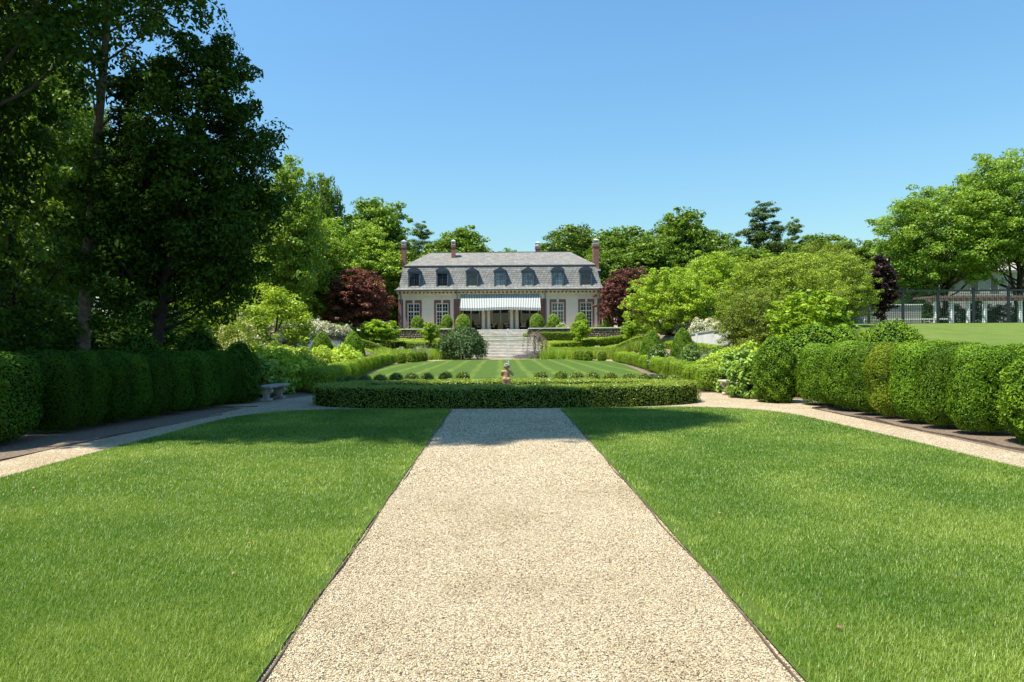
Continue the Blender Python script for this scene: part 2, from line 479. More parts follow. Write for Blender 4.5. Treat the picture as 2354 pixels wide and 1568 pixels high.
def near_grass(poly, seed, label, edge_x):
    rng = np.random.default_rng(seed)
    xs = [p[0] for p in poly]
    chunks = []
    for y0, y1, dens, w, h in ((1.2, 4.5, 26000, 0.0033, 0.026), (4.5, 7, 15000, 0.0044, 0.026), (7, 11, 7000, 0.0064, 0.028), (11, 16.4, 3200, 0.0096, 0.030)):
        n = int((max(xs) - min(xs)) * (y1 - y0) * dens)
        x = rng.uniform(min(xs), max(xs), n); y = rng.uniform(y0, y1, n)
        k = inside(poly, x, y) & (x > -0.80 * y - 3.0) & (x < 0.84 * y + 3.0)
        # thin, worn border beside the path edging
        d = np.abs(x - edge_x)
        bare = vnoise(x, y, 0.45, seed + 5) > 0.62
        k &= ~((d < 0.03 + 0.16 * bare * vnoise(x, y, 0.25, seed + 6)) & (rng.uniform(size=n) < 0.85))
        x = x[k]; y = y[k]; d = d[k]
        x = x + np.where(d < 0.05, np.sign(edge_x) * -1 * rng.uniform(-0.01, 0.045, len(x)) * (vnoise(x, y, 0.3, seed + 8) > 0.45), 0)
        P = np.stack([x, y, np.full(len(x), 0.018)], 1)
        big = vnoise(x, y, 1.1, seed + 1); med = vnoise(x * 0.7, y * 1.2, 0.35, seed + 2); sml = vnoise(x, y, 0.12, seed + 3)
        t = 0.46 * big ** 1.5 + 0.18 * med + 0.14 * sml - 0.04 + rng.normal(0, 0.22, len(x)) + (0.15 + 0.75 * bare[k]) * np.exp(-d / 0.10)
        hh = h * (0.9 + 0.22 * med)
        V, T = blades(rng, P, hh, w * rng.uniform(0.7, 1.3, len(x)), 0.55)
        chunks.append((V, T, 0, np.clip(t, 0, 1)))
    o = np_obj("grass", chunks, [M['grass']])
    tag(o, label, "grass", kind="stuff")
near_grass(LAWN_L, 11, "short mown green grass of the front lawn left of the gravel path", -1.15)
near_grass(LAWN_R, 12, "short mown green grass of the front lawn right of the gravel path", 1.40)

def pebbles():
    rng = np.random.default_rng(5)
    octa = np.array([(1, 0, 0), (0, 1, 0), (-1, 0, 0), (0, -1, 0), (0, 0, 1), (0, 0, -1.0)])
    tri = np.array([(0, 1, 4), (1, 2, 4), (2, 3, 4), (3, 0, 4), (1, 0, 5), (2, 1, 5), (3, 2, 5), (0, 3, 5)])
    ch = []
    for y0, y1, dens, r in ((1.2, 4.6, 11500, 0.0046), (4.6, 7.5, 7000, 0.0058), (7.5, 11.5, 3200, 0.0084), (11.5, 16.15, 1600, 0.0112)):
        n = int(2.5 * (y1 - y0) * dens)
        x = 0.125 + 1.255 * np.clip(rng.uniform(-1, 1, n) * 1.012, -1.04, 1.04) + rng.normal(0, 0.012, n); y = rng.uniform(y0, y1, n)
        k = (y < 16.1); x = x[k]; y = y[k]; n = len(x)
        s = np.stack([rng.uniform(0.7, 1.5, n), rng.uniform(0.7, 1.3, n), rng.uniform(0.45, 0.8, n)], 1) * r
        a = rng.uniform(0, 2 * np.pi, n)
        loc = octa[None] * s[:, None]
        loc = loc + rng.normal(0, r * 0.16, loc.shape)
        c, si = np.cos(a)[:, None], np.sin(a)[:, None]
        V = np.stack([loc[..., 0] * c - loc[..., 1] * si + x[:, None], loc[..., 0] * si + loc[..., 1] * c + y[:, None], loc[..., 2] + 0.006], -1).reshape(-1, 3)
        T = (tri[None] + 6 * np.arange(n)[:, None, None]).reshape(-1, 3)
        pt = vnoise(x * 0.7, y, 0.55, 31) * 0.6 + vnoise(x, y, 0.16, 32) * 0.4
        t = np.repeat(np.clip(rng.beta(1.9, 1.2, n) - 0.30 * np.clip(pt - 0.52, 0, 1) * 2 * rng.uniform(0.3, 1, n), 0, 1), 8)
        ch.append((V, T, 0, t))
    m, n_, l, p = new_mat("loose pebbles")
    at = n_.new("ShaderNodeAttribute"); at.attribute_name = "tint"
    l.new(ramp(n_, l, at.outputs["Fac"], [(0.0, (0.05, 0.045, 0.036)), (0.20, (0.20, 0.16, 0.10)), (0.42, (0.43, 0.33, 0.185)), (0.75, (0.60, 0.49, 0.305)), (1.0, (0.76, 0.69, 0.54))]), p.inputs["Base Color"])
    p.inputs["Roughness"].default_value = 0.75
    o = np_obj("gravel", ch, [m])
    tag(o, "loose cream and tan pebbles of the central gravel path", "gravel", kind="stuff")
pebbles()

# ------------------------------------------------------------------ edging strips
M['steel'] = simple("rusted edging steel", (0.11, 0.080, 0.055), 0.8, 0.4, 8, 0.3)
def edging(pts, label, h=0.024, t=0.010):
    g = Geo(); rng = random.Random(len(label))
    q = []
    for (a, b) in zip(pts[:-1], pts[1:]):
        n = max(1, int((Vector(b) - Vector(a)).length / 0.35))
        q += [Vector(a).lerp(Vector(b), k / n) for k in range(n)]
    q.append(Vector(pts[-1]))
    q = [p + Vector((rng.uniform(-.008, .008) + .014 * math.sin(i * .9 + pts[0][0]), 0)) for i, p in enumerate(q)]
    hs = [h * rng.uniform(0.25, 1.15) for _ in q]
    vs = []; fs = []
    for i, p in enumerate(q):
        d = (q[min(i + 1, len(q) - 1)] - q[max(i - 1, 0)]).normalized(); nrm = Vector((-d.y, d.x)) * t / 2
        vs += [(p.x - nrm.x, p.y - nrm.y, -.03), (p.x + nrm.x, p.y + nrm.y, -.03), (p.x + nrm.x, p.y + nrm.y, hs[i]), (p.x - nrm.x, p.y - nrm.y, hs[i])]
    for i in range(len(q) - 1):
        a = 4 * i; b = a + 4
        fs += [(a + k, a + (k + 1) % 4, b + (k + 1) % 4, b + k) for k in range(4)]
    fs += [(3, 2, 1, 0), (4 * len(q) - 4, 4 * len(q) - 3, 4 * len(q) - 2, 4 * len(q) - 1)]
    g.add(vs, fs)
    tag(obj("path_edging", g, M['steel']), label, "edging", "metal edgings of the gravel paths")
edging([(-1.137, 2.0), (-1.137, 15.9)], "dark metal edging between the gravel path and the left front lawn")
edging([(1.387, 2.0), (1.387, 15.9)], "dark metal edging between the gravel path and the right front lawn")
edging([(-7.0, 7.5), (-6.83, 10.5), (-6.7, 12), (-6.45, 13.4), (-6.2, 15.2)], "thin dark edging along the mulch under the shaded left hedge")
edging([(7.42, 8.2), (7.30, 11), (7.12, 15.6)], "brown edging along the mulch bed under the sunlit right hedge", 0.05)
edging([(7.12, 15.62), (9.0, 16.25)], "short brown edging board closing the far end of the right mulch bed", 0.05)
edging([(-6.05, 17.0), (-7.2, 16.75)], "short dark edging board at the far end of the left hedge bed", 0.04)

# ------------------------------------------------------------------ clipped plants
def clipped_rev(name, seed, prof, dens, L, W, mat, lump=0.02, fuzz=0.03, parent=None, k=20, tintb=0.0):
    """clipped plant of revolution: prof = [(r, z)...] from the bottom to the top"""
    rng = np.random.default_rng(seed)
    P = np.array(prof, float)
    seg = np.hypot(np.diff(P[:, 0]), np.diff(P[:, 1])); area = seg * (P[:-1, 0] + P[1:, 0]) * np.pi
    n = int(area.sum() * dens)
    si = rng.choice(len(seg), n, p=area / area.sum()); u = rng.uniform(size=n)
    r = P[si, 0] * (1 - u) + P[si + 1, 0] * u; z = P[si, 1] * (1 - u) + P[si + 1, 1] * u
    a = rng.uniform(0, 2 * np.pi, n)
    dr = (P[si + 1, 1] - P[si, 1]) / seg[si]; dz = -(P[si + 1, 0] - P[si, 0]) / seg[si]
    N = np.stack([dr * np.cos(a), dr * np.sin(a), dz], 1)
    ph = rng.uniform(0, 6, 6); s = 9 / max(P[:, 0].max(), 0.2) * 0.4
    d = lump * (np.sin(3 * a + ph[0] + z * s) + np.sin(5 * a - z * s * 1.7 + ph[1]) + np.sin(9 * a + z * s * 2.9 + ph[2])) 
    Q = np.stack([r * np.cos(a), r * np.sin(a), z], 1) + N * (d + rng.uniform(-fuzz * 1.4, fuzz, n))[:, None]
    V, q = leaf_quads(rng, Q, N + rng.normal(0, 0.55, (n, 3)), L, W)
    t = np.clip(0.45 + 6 * d / max(lump, 1e-3) * 0.02 + rng.normal(0, 0.22, n) + tintb, 0, 1)
    g = Geo(); sh = max(0.02, fuzz * 1.6 + lump)
    g.lathe([(max(0.01, r_ - sh), max(z_ - (sh if i == len(prof) - 1 else 0), 0.0)) for i, (r_, z_) in enumerate(prof)], (0, 0, 0), k)
    return np_obj(name, [(V, q, 0, t)] + geo_chunk(g, 1), [mat, M['core']], parent)

def clipped_block(name, seed, rx, ry, h, dens, L, W, mat, e=0.42, lump=0.03, fuzz=0.035, tintb=0.0):
    """clipped block with well rounded edges standing on the ground"""
    rng = np.random.default_rng(seed)
    A = 2 * (rx * ry * 2 + rx * h + ry * h) * 1.9
    n = int(A * dens)
    aw = np.array([ry * h, rx * h, 2 * rx * ry]); ax_ = rng.choice(3, n, p=aw / aw.sum())
    Q = rng.uniform(-1, 1, (n, 3)); Q[np.arange(n), ax_] = rng.choice([-1.0, 1.0], n); S = np.sign(Q)
    pp, qq = 2.7, 6.0
    hh_ = np.abs(Q[:, 0]) ** pp + np.abs(Q[:, 1]) ** pp
    Q = Q * ((hh_ ** (qq / pp) + np.abs(Q[:, 2]) ** qq) ** (-1 / qq))[:, None]
    hh_ = np.maximum(np.abs(Q[:, 0]) ** pp + np.abs(Q[:, 1]) ** pp, 1e-6)
    hf = (hh_ ** (qq / pp - 1))[:, None]
    N = S * np.concatenate([hf * np.abs(Q[:, :2]) ** (pp - 1), np.abs(Q[:, 2:]) ** (qq - 1)], 1) / np.array([rx, ry, h / 2]); N = unit(N)
    P = Q * np.array([rx, ry, h / 2])
    ph = rng.uniform(0, 6, 8)
    d = lump * (np.sin(P[:, 0] * 6 + ph[0] + P[:, 2] * 3) + np.sin(P[:, 1] * 7 + ph[1] - P[:, 2] * 4) + np.sin(P[:, 2] * 9 + ph[2] + P[:, 0] * 5) + 0.7 * np.sin(P[:, 1] * 15 + P[:, 2] * 13 + ph[3]))
    low = np.clip((-P[:, 2] / (h / 2) - 0.45) / 0.55, 0, 1)
    hi = np.clip((P[:, 2] / (h / 2) - 0.1) / 0.9, 0, 1)
    P = P * np.stack([1 - 0.20 * hi ** 2, 1 - 0.16 * hi ** 2, np.ones(n)], 1)
    P2 = P * np.stack([1 - 0.36 * low ** 1.5, 1 - 0.26 * low ** 1.5, np.ones(n)], 1)
    P2 = P2 + N * (d + rng.uniform(-fuzz * 1.5, fuzz, n))[:, None] + np.array([0, 0, h / 2])
    k = (P2[:, 2] > 0.05) & (rng.uniform(size=n) > 0.75 * low ** 2); P2 = P2[k]; N = N[k]; d = d[k]; n = len(P2)
    V, q = leaf_quads(rng, P2, N + rng.normal(0, 0.34, (n, 3)), L, W)
    t = np.clip(0.42 + 3.0 * d + rng.normal(0, 0.22, n) + tintb, 0, 1)
    g = Geo(); kk = 24; rr = 14; sh = fuzz * 1.5 + lump * 1.5
    vs = []
    for i in range(rr + 1):
        for j in range(kk):
            th = math.pi * i / rr; p_ = 2 * math.pi * j / kk
            c = [math.sin(th) * math.cos(p_), math.sin(th) * math.sin(p_), math.cos(th)]
            f_ = ((abs(c[0]) ** 2.7 + abs(c[1]) ** 2.7) ** (6.0 / 2.7) + abs(c[2]) ** 6.0) ** (-1 / 6.0)
            c = [x * f_ for x in c]
            lo = min(max((-c[2] - .45) / .55, 0), 1) ** 2; hi = min(max((c[2] - .1) / .9, 0), 1) ** 2
            c = [c[0] * (1 - .20 * hi), c[1] * (1 - .16 * hi), c[2]]
            vs.append((c[0] * (rx - sh) * (1 - .45 * lo), c[1] * (ry - sh) * (1 - .36 * lo), max(h / 2 + c[2] * (h / 2 - sh), 0.0)))
    g.add(vs, [(i * kk + j, (i + 1) * kk + j, (i + 1) * kk + (j + 1) % kk, i * kk + (j + 1) % kk) for i in range(rr) for j in range(kk)])
    return np_obj(name, [(V, q, 0, t)] + geo_chunk(g, 1), [mat, M['core']])

def hedge_strip(name, seed, path, width, h, dens, L, W, mat, closed=False, fuzz=0.025, lump=0.012, zfun=None, tintb=0.0, top_lit=0.0):
    """clipped low hedge with a rounded-rectangle section along a path"""
    rng = np.random.default_rng(seed)
    P = np.array(path, float)
    if closed: P = np.vstack([P, P[:1]])
    seg = np.diff(P, axis=0); sl = np.hypot(seg[:, 0], seg[:, 1]); cum = np.concatenate([[0], np.cumsum(sl)]); T = cum[-1]
    w2 = width / 2; c = min(0.07, w2 * 0.3)
    sec = [(-w2, 0.02), (-w2, h - c), (-w2 + c * .3, h - c * .3), (-w2 + c, h), (w2 - c, h), (w2 - c * .3, h - c * .3), (w2, h - c), (w2, 0.02)]
    S = np.array(sec); ssl = np.hypot(*np.diff(S, axis=0).T); sc_ = np.concatenate([[0], np.cumsum(ssl)])
    n = int(T * sc_[-1] * dens)
    s = rng.uniform(0, T, n); u = rng.uniform(0, sc_[-1], n)
    tang = np.gradient(np.vstack([P[-2:-1], P, P[1:2]]) if closed else np.vstack([2 * P[:1] - P[1:2], P, 2 * P[-1:] - P[-2:-1]]), axis=0)[1:-1]
    tang /= np.hypot(tang[:, 0], tang[:, 1])[:, None]
    def at(s_): 
        return np.stack([np.interp(s_, cum, P[:, 0]), np.interp(s_, cum, P[:, 1])], 1), unit(np.stack([np.interp(s_, cum, tang[:, 0]), np.interp(s_, cum, tang[:, 1])], 1))
    B, Tn = at(s); Nn = np.stack([Tn[:, 1], -Tn[:, 0]], 1)
    x = np.interp(u, sc_, S[:, 0]); z = np.interp(u, sc_, S[:, 1])
    k = np.clip(np.searchsorted(sc_, u, side='right') - 1, 0, len(ssl) - 1)
    ds = np.diff(S, axis=0)[k] / ssl[k][:, None]
    nx_, nz_ = -ds[:, 1], ds[:, 0]
    N = np.stack([Nn[:, 0] * nx_, Nn[:, 1] * nx_, nz_], 1)
    Q = np.stack([B[:, 0] + Nn[:, 0] * x, B[:, 1] + Nn[:, 1] * x, z], 1)
    if not closed:                                                  # leafy end faces
        m_ = int(width * h * dens)
        for e_, sg in ((0, -1), (len(P) - 1, 1)):
            xx = rng.uniform(-w2, w2, m_); zz = rng.uniform(0.02, h, m_); tn = tang[e_]; nn = np.array([tn[1], -tn[0]])
            Q = np.vstack([Q, np.stack([P[e_, 0] + nn[0] * xx, P[e_, 1] + nn[1] * xx, zz], 1)])
            N = np.vstack([N, np.tile([tn[0] * sg, tn[1] * sg, 0.0], (m_, 1))])
    n = len(Q)
    d = lump * (np.sin(Q[:, 0] * 5.1 + Q[:, 2] * 4) + np.sin(Q[:, 1] * 6.3 - Q[:, 2] * 5) + np.sin(Q[:, 0] * 13 + Q[:, 1] * 11))
    Q = Q + N * (d + rng.uniform(-fuzz * 1.4, fuzz, n))[:, None]
    if zfun is not None: Q[:, 2] += zfun(Q[:, 0], Q[:, 1])
    V, q = leaf_quads(rng, Q, N + rng.normal(0, 0.55, (n, 3)), L, W)
    t = np.clip(0.40 + rng.normal(0, 0.24, n) + tintb + top_lit * np.clip(N[:, 2], 0, 1), 0, 1)  # upward leaves tinted lighter, sun on the hedge top put into colour
    g = Geo(); sh = fuzz * 1.5 + 0.015
    m_ = max(8, int(T / 0.25)); ss = np.linspace(0, T, m_ + 1); Bc, Tc = at(ss); Nc = np.stack([Tc[:, 1], -Tc[:, 0]], 1)
    if not closed: Bc[0] += Tc[0] * sh; Bc[-1] -= Tc[-1] * sh
    cs = [(-w2 + sh, -0.1), (-w2 + sh, h - c - sh * .5), (-w2 + sh + c * .6, h - sh), (w2 - sh - c * .6, h - sh), (w2 - sh, h - c - sh * .5), (w2 - sh, -0.1)]
    vs = []
    for b, nn in zip(Bc, Nc):
        z0 = float(zfun(b[0], b[1])) if zfun is not None else 0.0
        vs += [(b[0] + nn[0] * a_, b[1] + nn[1] * a_, z_ + z0) for a_, z_ in cs]
    kk = len(cs)
    g.add(vs, [(i * kk + j, (i + 1) * kk + j, (i + 1) * kk + (j + 1) % kk, i * kk + (j + 1) % kk) for i in range(m_) for j in range(kk)])
    if not closed: g.add(vs[:kk], [tuple(range(kk))]); g.add(vs[-kk:], [tuple(range(kk))[::-1]])
    return np_obj(name, [(V, q, 0, t)] + geo_chunk(g, 1), [mat, M['core']])

# oval box hedge round the fountain
th = np.linspace(0, 2 * np.pi, 97)[:-1]
oval = np.stack([0.14 + 4.5 * np.sign(np.cos(th)) * np.abs(np.cos(th)) ** 0.85, 17.9 + 1.28 * np.sign(np.sin(th)) * np.abs(np.sin(th)) ** 0.85], 1)
tag(hedge_strip("oval_hedge", 21, oval, 1.02, 0.50, 2000, 0.032, 0.021, M['box'], closed=True, top_lit=0.32),
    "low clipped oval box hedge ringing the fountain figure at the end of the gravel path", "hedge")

# yew blocks on the right
yew_r = [clipped_block("yew_block", 30 + i, 0.72, 0.50, 1.46, 2600, 0.048, 0.019, M['yew'], lump=0.016, fuzz=0.030) for i in range(3)]
yew_y = clipped_block("yew_block", 36, 0.72, 0.50, 1.46, 2300, 0.050, 0.019, M['yew_yellow'], lump=0.03, fuzz=0.05)
cone_near = clipped_rev("yew_cone", 37, [(0.42, 0.04), (0.60, 0.30), (0.62, 0.7), (0.54, 1.1), (0.38, 1.45), (0.16, 1.68), (0.02, 1.74)], 3600, 0.052, 0.020, M['yew'], 0.022, 0.045)
place(cone_near, (8.36, 10.15, 0), 0.4, (1.22, 1.15, 0.97), "large clipped yew cone at the near end of the sunlit right hedge")
cone_near["category"] = "topiary"
edges = [10.95, 11.75, 12.5, 13.35, 13.95, 14.65, 15.9, 17.05]
GR = "clipped yew blocks of the right hedge"
for i, (a, b) in enumerate(zip(edges[:-1], edges[1:])):
    y = (a + b) / 2; d = (b - a) / 2 * 0.84
    proto = yew_y if i == 3 else yew_r[i % 3]
    xx = 8.30 - 0.055 * (y - 10)
    lab = "yellowing clipped yew block with bronze patches in the sunlit right hedge" if i == 3 else "clipped green yew block, %s from the viewer in the sunlit right hedge" % ORD[i + 1]
    o = place(proto, (xx, y, 0.0), 0.04 * (i % 3 - 1) + (math.pi if i % 2 else 0), (1.0, d / 0.50, 0.99 + 0.015 * (i % 3)), lab, GR)
    o["category"] = "hedge"
dome_end = clipped_rev("yew_column", 38, [(0.36, 0.04), (0.50, 0.25), (0.52, 0.75), (0.46, 1.15), (0.32, 1.45), (0.14, 1.60), (0.02, 1.63)], 2800, 0.052, 0.022, M['yew'], 0.02, 0.04)
dome_end["category"] = "topiary"
place(dome_end, (6.98, 17.35, 0), 0, (1, 1, 1), "round-topped yew column between the right hedge and the big-leaved hydrangea")

# yew blocks on the left, their shade toned into the leaf colour
yew_l = [clipped_block("yew_block", 40 + i, 0.72, 0.50, 1.46, 2300, 0.050, 0.020, M['yew_shade'], lump=0.014, fuzz=0.028) for i in range(3)]
ledges = [8.2, 9.75, 12.0, 12.6, 13.05, 13.8, 14.25, 15.0, 15.9, 16.9, 17.35, 17.8]
GL = "clipped yew blocks of the shaded left hedge"
for i, (a, b) in enumerate(zip(ledges[:-1], ledges[1:])):
    y = (a + b) / 2; d = (b - a) / 2 * 0.80
    xf = -8.05 + 0.155 * (b - 11.5)
    o = place(yew_l[i % 3], (xf - 0.34, y, 0), 0.10 + (math.pi if i % 2 else 0), (1.0, d / 0.50, 0.99 - 0.006 * i + 0.012 * (i % 2)),
              "shade-toned clipped yew block, %s from the viewer in the shaded left hedge" % ORD[i], GL)
    o["category"] = "hedge"
dome_shade = clipped_rev("yew_column", 39, [(0.36, 0.04), (0.50, 0.25), (0.52, 0.75), (0.46, 1.15), (0.32, 1.45), (0.14, 1.60), (0.02, 1.63)], 2400, 0.052, 0.022, M['yew_shade'], 0.02, 0.03)
dome_shade["category"] = "topiary"
o = place(dome_shade, (-6.95, 18.2, 0), 1.0, (0.95, 0.95, 0.98), "shade-toned round-topped yew at the end of the left hedge beside the stone bench")

# big yew mounds standing behind the hedges
mound = clipped_rev("yew_mound", 44, [(0.95, 0.02), (1.02, 0.35), (0.96, 0.75), (0.80, 1.15), (0.52, 1.52), (0.22, 1.72), (0.02, 1.77)], 1000, 0.07, 0.034, M['yew'], 0.035, 0.05)
mound["category"] = "topiary"
GM = "yew mounds behind the clipped hedges"
for (px, y, top, r, lab) in ((2050, 20.0, 738, 1.10, "lone clipped green yew mound before the grass bank on the right"),
                             (1872, 19.5, 745, 1.20, "larger rounded yew mound behind the right hedge, below the bright-leaved young tree"),
                             (1933, 21.5, 751, 0.85, "narrower yew mound half hidden behind the larger mound on the right"),
                             ):
    x = X(px, y); g0 = gz(x, y); hh = Z(px, top, y) - g0
    place(mound, (x, y, g0 - 0.02), px, (r, r, hh / 1.77), lab, GM)
mound_d = clipped_rev("yew_mound", 45, [(0.95, 0.02), (1.02, 0.35), (0.96, 0.75), (0.80, 1.15), (0.52, 1.52), (0.22, 1.72), (0.02, 1.77)], 900, 0.07, 0.034, M['yew_shade'], 0.035, 0.05)
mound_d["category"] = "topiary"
for (px, y, top, r, lab) in ((455, 19.5, 757, 0.85, "shade-toned yew mound behind the left hedge near its far end"), (318, 17.5, 768, 0.95, "wide shade-toned yew mound behind the middle of the left hedge")):
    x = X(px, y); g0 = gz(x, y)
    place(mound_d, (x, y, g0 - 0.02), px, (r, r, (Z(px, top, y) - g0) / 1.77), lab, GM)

# low box balls in a row behind the oval hedge
ball = clipped_rev("box_ball", 46, [(0.20, 0.02), (0.27, 0.12), (0.27, 0.24), (0.22, 0.36), (0.12, 0.44), (0.02, 0.46)], 2600, 0.034, 0.022, M['box'], 0.008, 0.02, k=14)
ball["category"] = "shrub"
GB = "box balls in a row behind the oval hedge"
for side, pxs in (("left", [1063, 1023, 981, 945, 910, 873, 837, 804, 774, 736]), ("right", [1242, 1288, 1325, 1361, 1401, 1445, 1480, 1517, 1548])):
    for i, px in enumerate(pxs):
        x = (px - 1150) * 25.6 / F
        y = 25.9 - 0.075 * x * x * 1.15
        x = X(px, y)
        place(ball, (x, y, 0.0), i * 1.3, (1, 1, 1.0 + 0.04 * math.sin(i * 2.1)), "small clipped box ball behind the oval hedge, %s to the %s of the stone figure" % (ORD[i], side), GB)

# far box balls by the stairs
fball = clipped_rev("box_ball", 47, [(0.26, 0.02), (0.36, 0.15), (0.37, 0.40), (0.31, 0.60), (0.18, 0.74), (0.02, 0.78)], 1100, 0.05, 0.03, M['arb'], 0.01, 0.02, k=14)
fball["category"] = "shrub"
GF = "clipped box balls at the far end of the central lawn"
for side, lst in (("left", [(972, 55.5), (964, 54.5), (955, 53.3), (945, 52.0), (922, 49.5)]), ("right", [(1328, 56.5), (1334, 55.5), (1342, 54.5), (1351, 53.0), (1383, 52.8)])):
    for i, (px, y) in enumerate(lst):
        place(fball, (X(px, y), y, 0), i, (1.05, 1.05, 1.05), "clipped box ball at the far lawn edge, %s from the stairs on the %s" % (ORD[i], side), GF)

# scalloped hedges along the central lawn
scal = [clipped_block("clipped_shrub", 50 + i, 0.48, 0.36, 0.74, 1700, 0.050, 0.024, M['arb'], lump=0.018, fuzz=0.03) for i in range(3)]
for side, path in (("left", [(-5.75, 21.6), (-6.4, 27), (-7.0, 33), (-7.6, 39), (-7.95, 45), (-7.85, 48.3)]), ("right", [(6.55, 21.2), (7.15, 27), (7.75, 33), (8.3, 39), (8.65, 45), (8.75, 50.6)])):
    P = np.array(path); L_ = np.concatenate([[0], np.cumsum(np.hypot(*np.diff(P, axis=0).T))])
    n = int(L_[-1] / 0.80) + 1
    for i in range(n):
        s = L_[-1] * i / (n - 1)
        x = np.interp(s, L_, P[:, 0]); y = np.interp(s, L_, P[:, 1])
        a = 0.1 * (1 if side == "left" else -1)
        o = place(scal[i % 3], (x, y, 0), a + (math.pi if (i // 3) % 2 else 0), (1, 1.0, 1.0 + 0.05 * math.sin(i * 1.7)),
                  "clipped shrub in the scalloped hedge %s of the central lawn, %s from the near end" % (side, ORD[i]), "scalloped hedge shrubs along the central lawn")
        o["category"] = "hedge"

# clipped cones in the beds
cone = clipped_rev("yew_cone", 56, [(0.66, 0.02), (0.76, 0.35), (0.72, 0.8), (0.60, 1.3), (0.40, 1.78), (0.14, 2.08), (0.02, 2.12)], 1700, 0.055, 0.026, M['yew'], 0.008, 0.018)
cone["category"] = "topiary"
for (px, y, top, wpx, lab) in ((1498, 39, 757, 52, "tall clipped cone right of the stairs, left one of the right-hand pair"), (1569, 36, 753, 52, "tall clipped cone in the right bed, before the white retaining wall"),
                               (740, 36, 762, 54, "clipped lime cone before the white blossom in the left bed"), (811, 40, 761, 52, "clipped cone beside the left scalloped hedge, nearest the stairs on the left"),
                               (630, 33, 782, 44, "short clipped cone before the shaded left retaining wall")):
    x = X(px, y); g0 = gz(x, y); hh = Z(px, top, y) - g0; w = wpx * y / F / 1.32
    place(cone, (x, y, g0 - 0.03), px, (w, w, hh / 2.12), lab, "clipped cones in the side beds")

# egg-shaped topiaries on the terrace
egg = clipped_rev("egg_topiary", 58, [(0.45, 0.02), (0.66, 0.25), (0.74, 0.6), (0.70, 0.95), (0.54, 1.28), (0.28, 1.5), (0.03, 1.58)], 900, 0.06, 0.032, M['egg'], 0.012, 0.025)
egg["category"] = "topiary"
EG = [(960, 73.2, 726, 31, "before the far left tall window"), (1027, 73.2, 723, 28, "before the second tall window"), (1064, 72.3, 722, 34, "left of the pillared porch, at the stair head"),
      (1234, 72.3, 721, 33, "right of the pillared porch, at the stair head"), (1272, 73.2, 722, 30, "before the third tall window"), (1335, 73.2, 718, 29, "before the far right tall window"), (1398, 74.6, 722, 26, "at the right house corner, half behind the purple maple")]
for px, y, top, w, lab in EG:
    x = X(px, y)
    place(egg, (x, y, TOP), px, (w * y / F / 1.48, w * y / F / 1.48, (Z(px, top, y) - TOP) / 1.58), "egg-shaped clipped topiary " + lab, "egg-shaped topiaries on the terrace")

# low box hedges on the slope before the house
for k, (path, w, h, lab) in enumerate((
        ([(-5.5, 64.0), (-8, 64.4), (-10.5, 65.6), (-13.6, 67.2)], 0.7, 0.75, "upper low box hedge on the slope left of the stairs"),
        ([(-5.6, 60.9), (-9, 60.9), (-13.2, 60.9)], 0.7, 0.75, "lower low box hedge on the slope left of the stairs"),
        ([(4.8, 63.5), (7.5, 64.6), (10.0, 66.2), (12.8, 68.2)], 0.7, 0.75, "upper slanting box hedge on the slope right of the stairs"),
        ([(4.4, 60.6), (8, 60.6), (12.6, 60.4)], 0.7, 0.85, "lower straight box hedge on the slope right of the stairs"),
        ([(2.35, 69.3), (7.6, 69.3)], 0.8, 0.85, "square clipped hedge at the stair head right, below the terrace wall"),
        ([(12.2, 35), (12.3, 44), (12.2, 53.5)], 0.6, 0.45, "low clipped hedge at the foot of the right white retaining wall"))):
    tag(hedge_strip("box_hedge", 60 + k, path, w, h, 420, 0.075, 0.05, M['arb'], zfun=ground_z, fuzz=0.035, top_lit=0.15), lab, "hedge", "low clipped hedges below the terrace")

# ------------------------------------------------------------------ stairs, terrace, walls
M['stone_white'] = simple("pale limestone", (0.74, 0.70, 0.61), 0.8, 0.18, 2.5, 0.3)
M['riser'] = simple("riser stone with nosing shade", (0.26, 0.245, 0.20), 0.9, 0.3, 3, 0.3)  # colour darkened to stand in for shadow lines under the nosings
M['flag'] = simple("terrace flagstone", (0.36, 0.35, 0.33), 0.8, 0.2, 2)
M['stucco_white'] = simple("white stucco with streaks", (0.70, 0.68, 0.63), 0.85, 0.12, 1.5, 0.2)

def make_stairs():
    root = empty("garden_stairs", (0.13, 62.8, 0), "wide white stone garden stairs rising from the central lawn to the house terrace", "stairs")
    y = 62.8; z = 0.0; rise = TOP / 20
    def flight(n, x0, x1, tread):
        nonlocal y, z
        g = Geo()
        for i in range(n):
            z += rise
            g.box(x0, x1, y, y + tread + 0.25, z - rise - 0.02, z - 0.062, 1)
            g.box(x0 - 0.03, x1 + 0.03, y - 0.05, y + tread + 0.2, z - 0.062, z, 0)
            y += tread
        obj("flight", g, [M['stone_white'], M['riser']], root, (0.13, 62.8, 0))
    def landing(x0, x1, d):
        nonlocal y
        g = Geo(); g.box(x0, x1, y + 0.12, y + d, z - 0.2, z + 0.035)
        obj("grass_landing", g, [M['bank']], root, (0.13, 62.8, 0)); y += d
    flight(11, -3.6, 3.86, 0.36)
    landing(-3.6, 3.86, 0.75)
    flight(3, -3.4, 3.7, 0.36)
    landing(-3.2, 3.5, 0.75)
    flight(6, -2.5, 2.75, 0.30)
    return y
Y_ST = make_stairs()

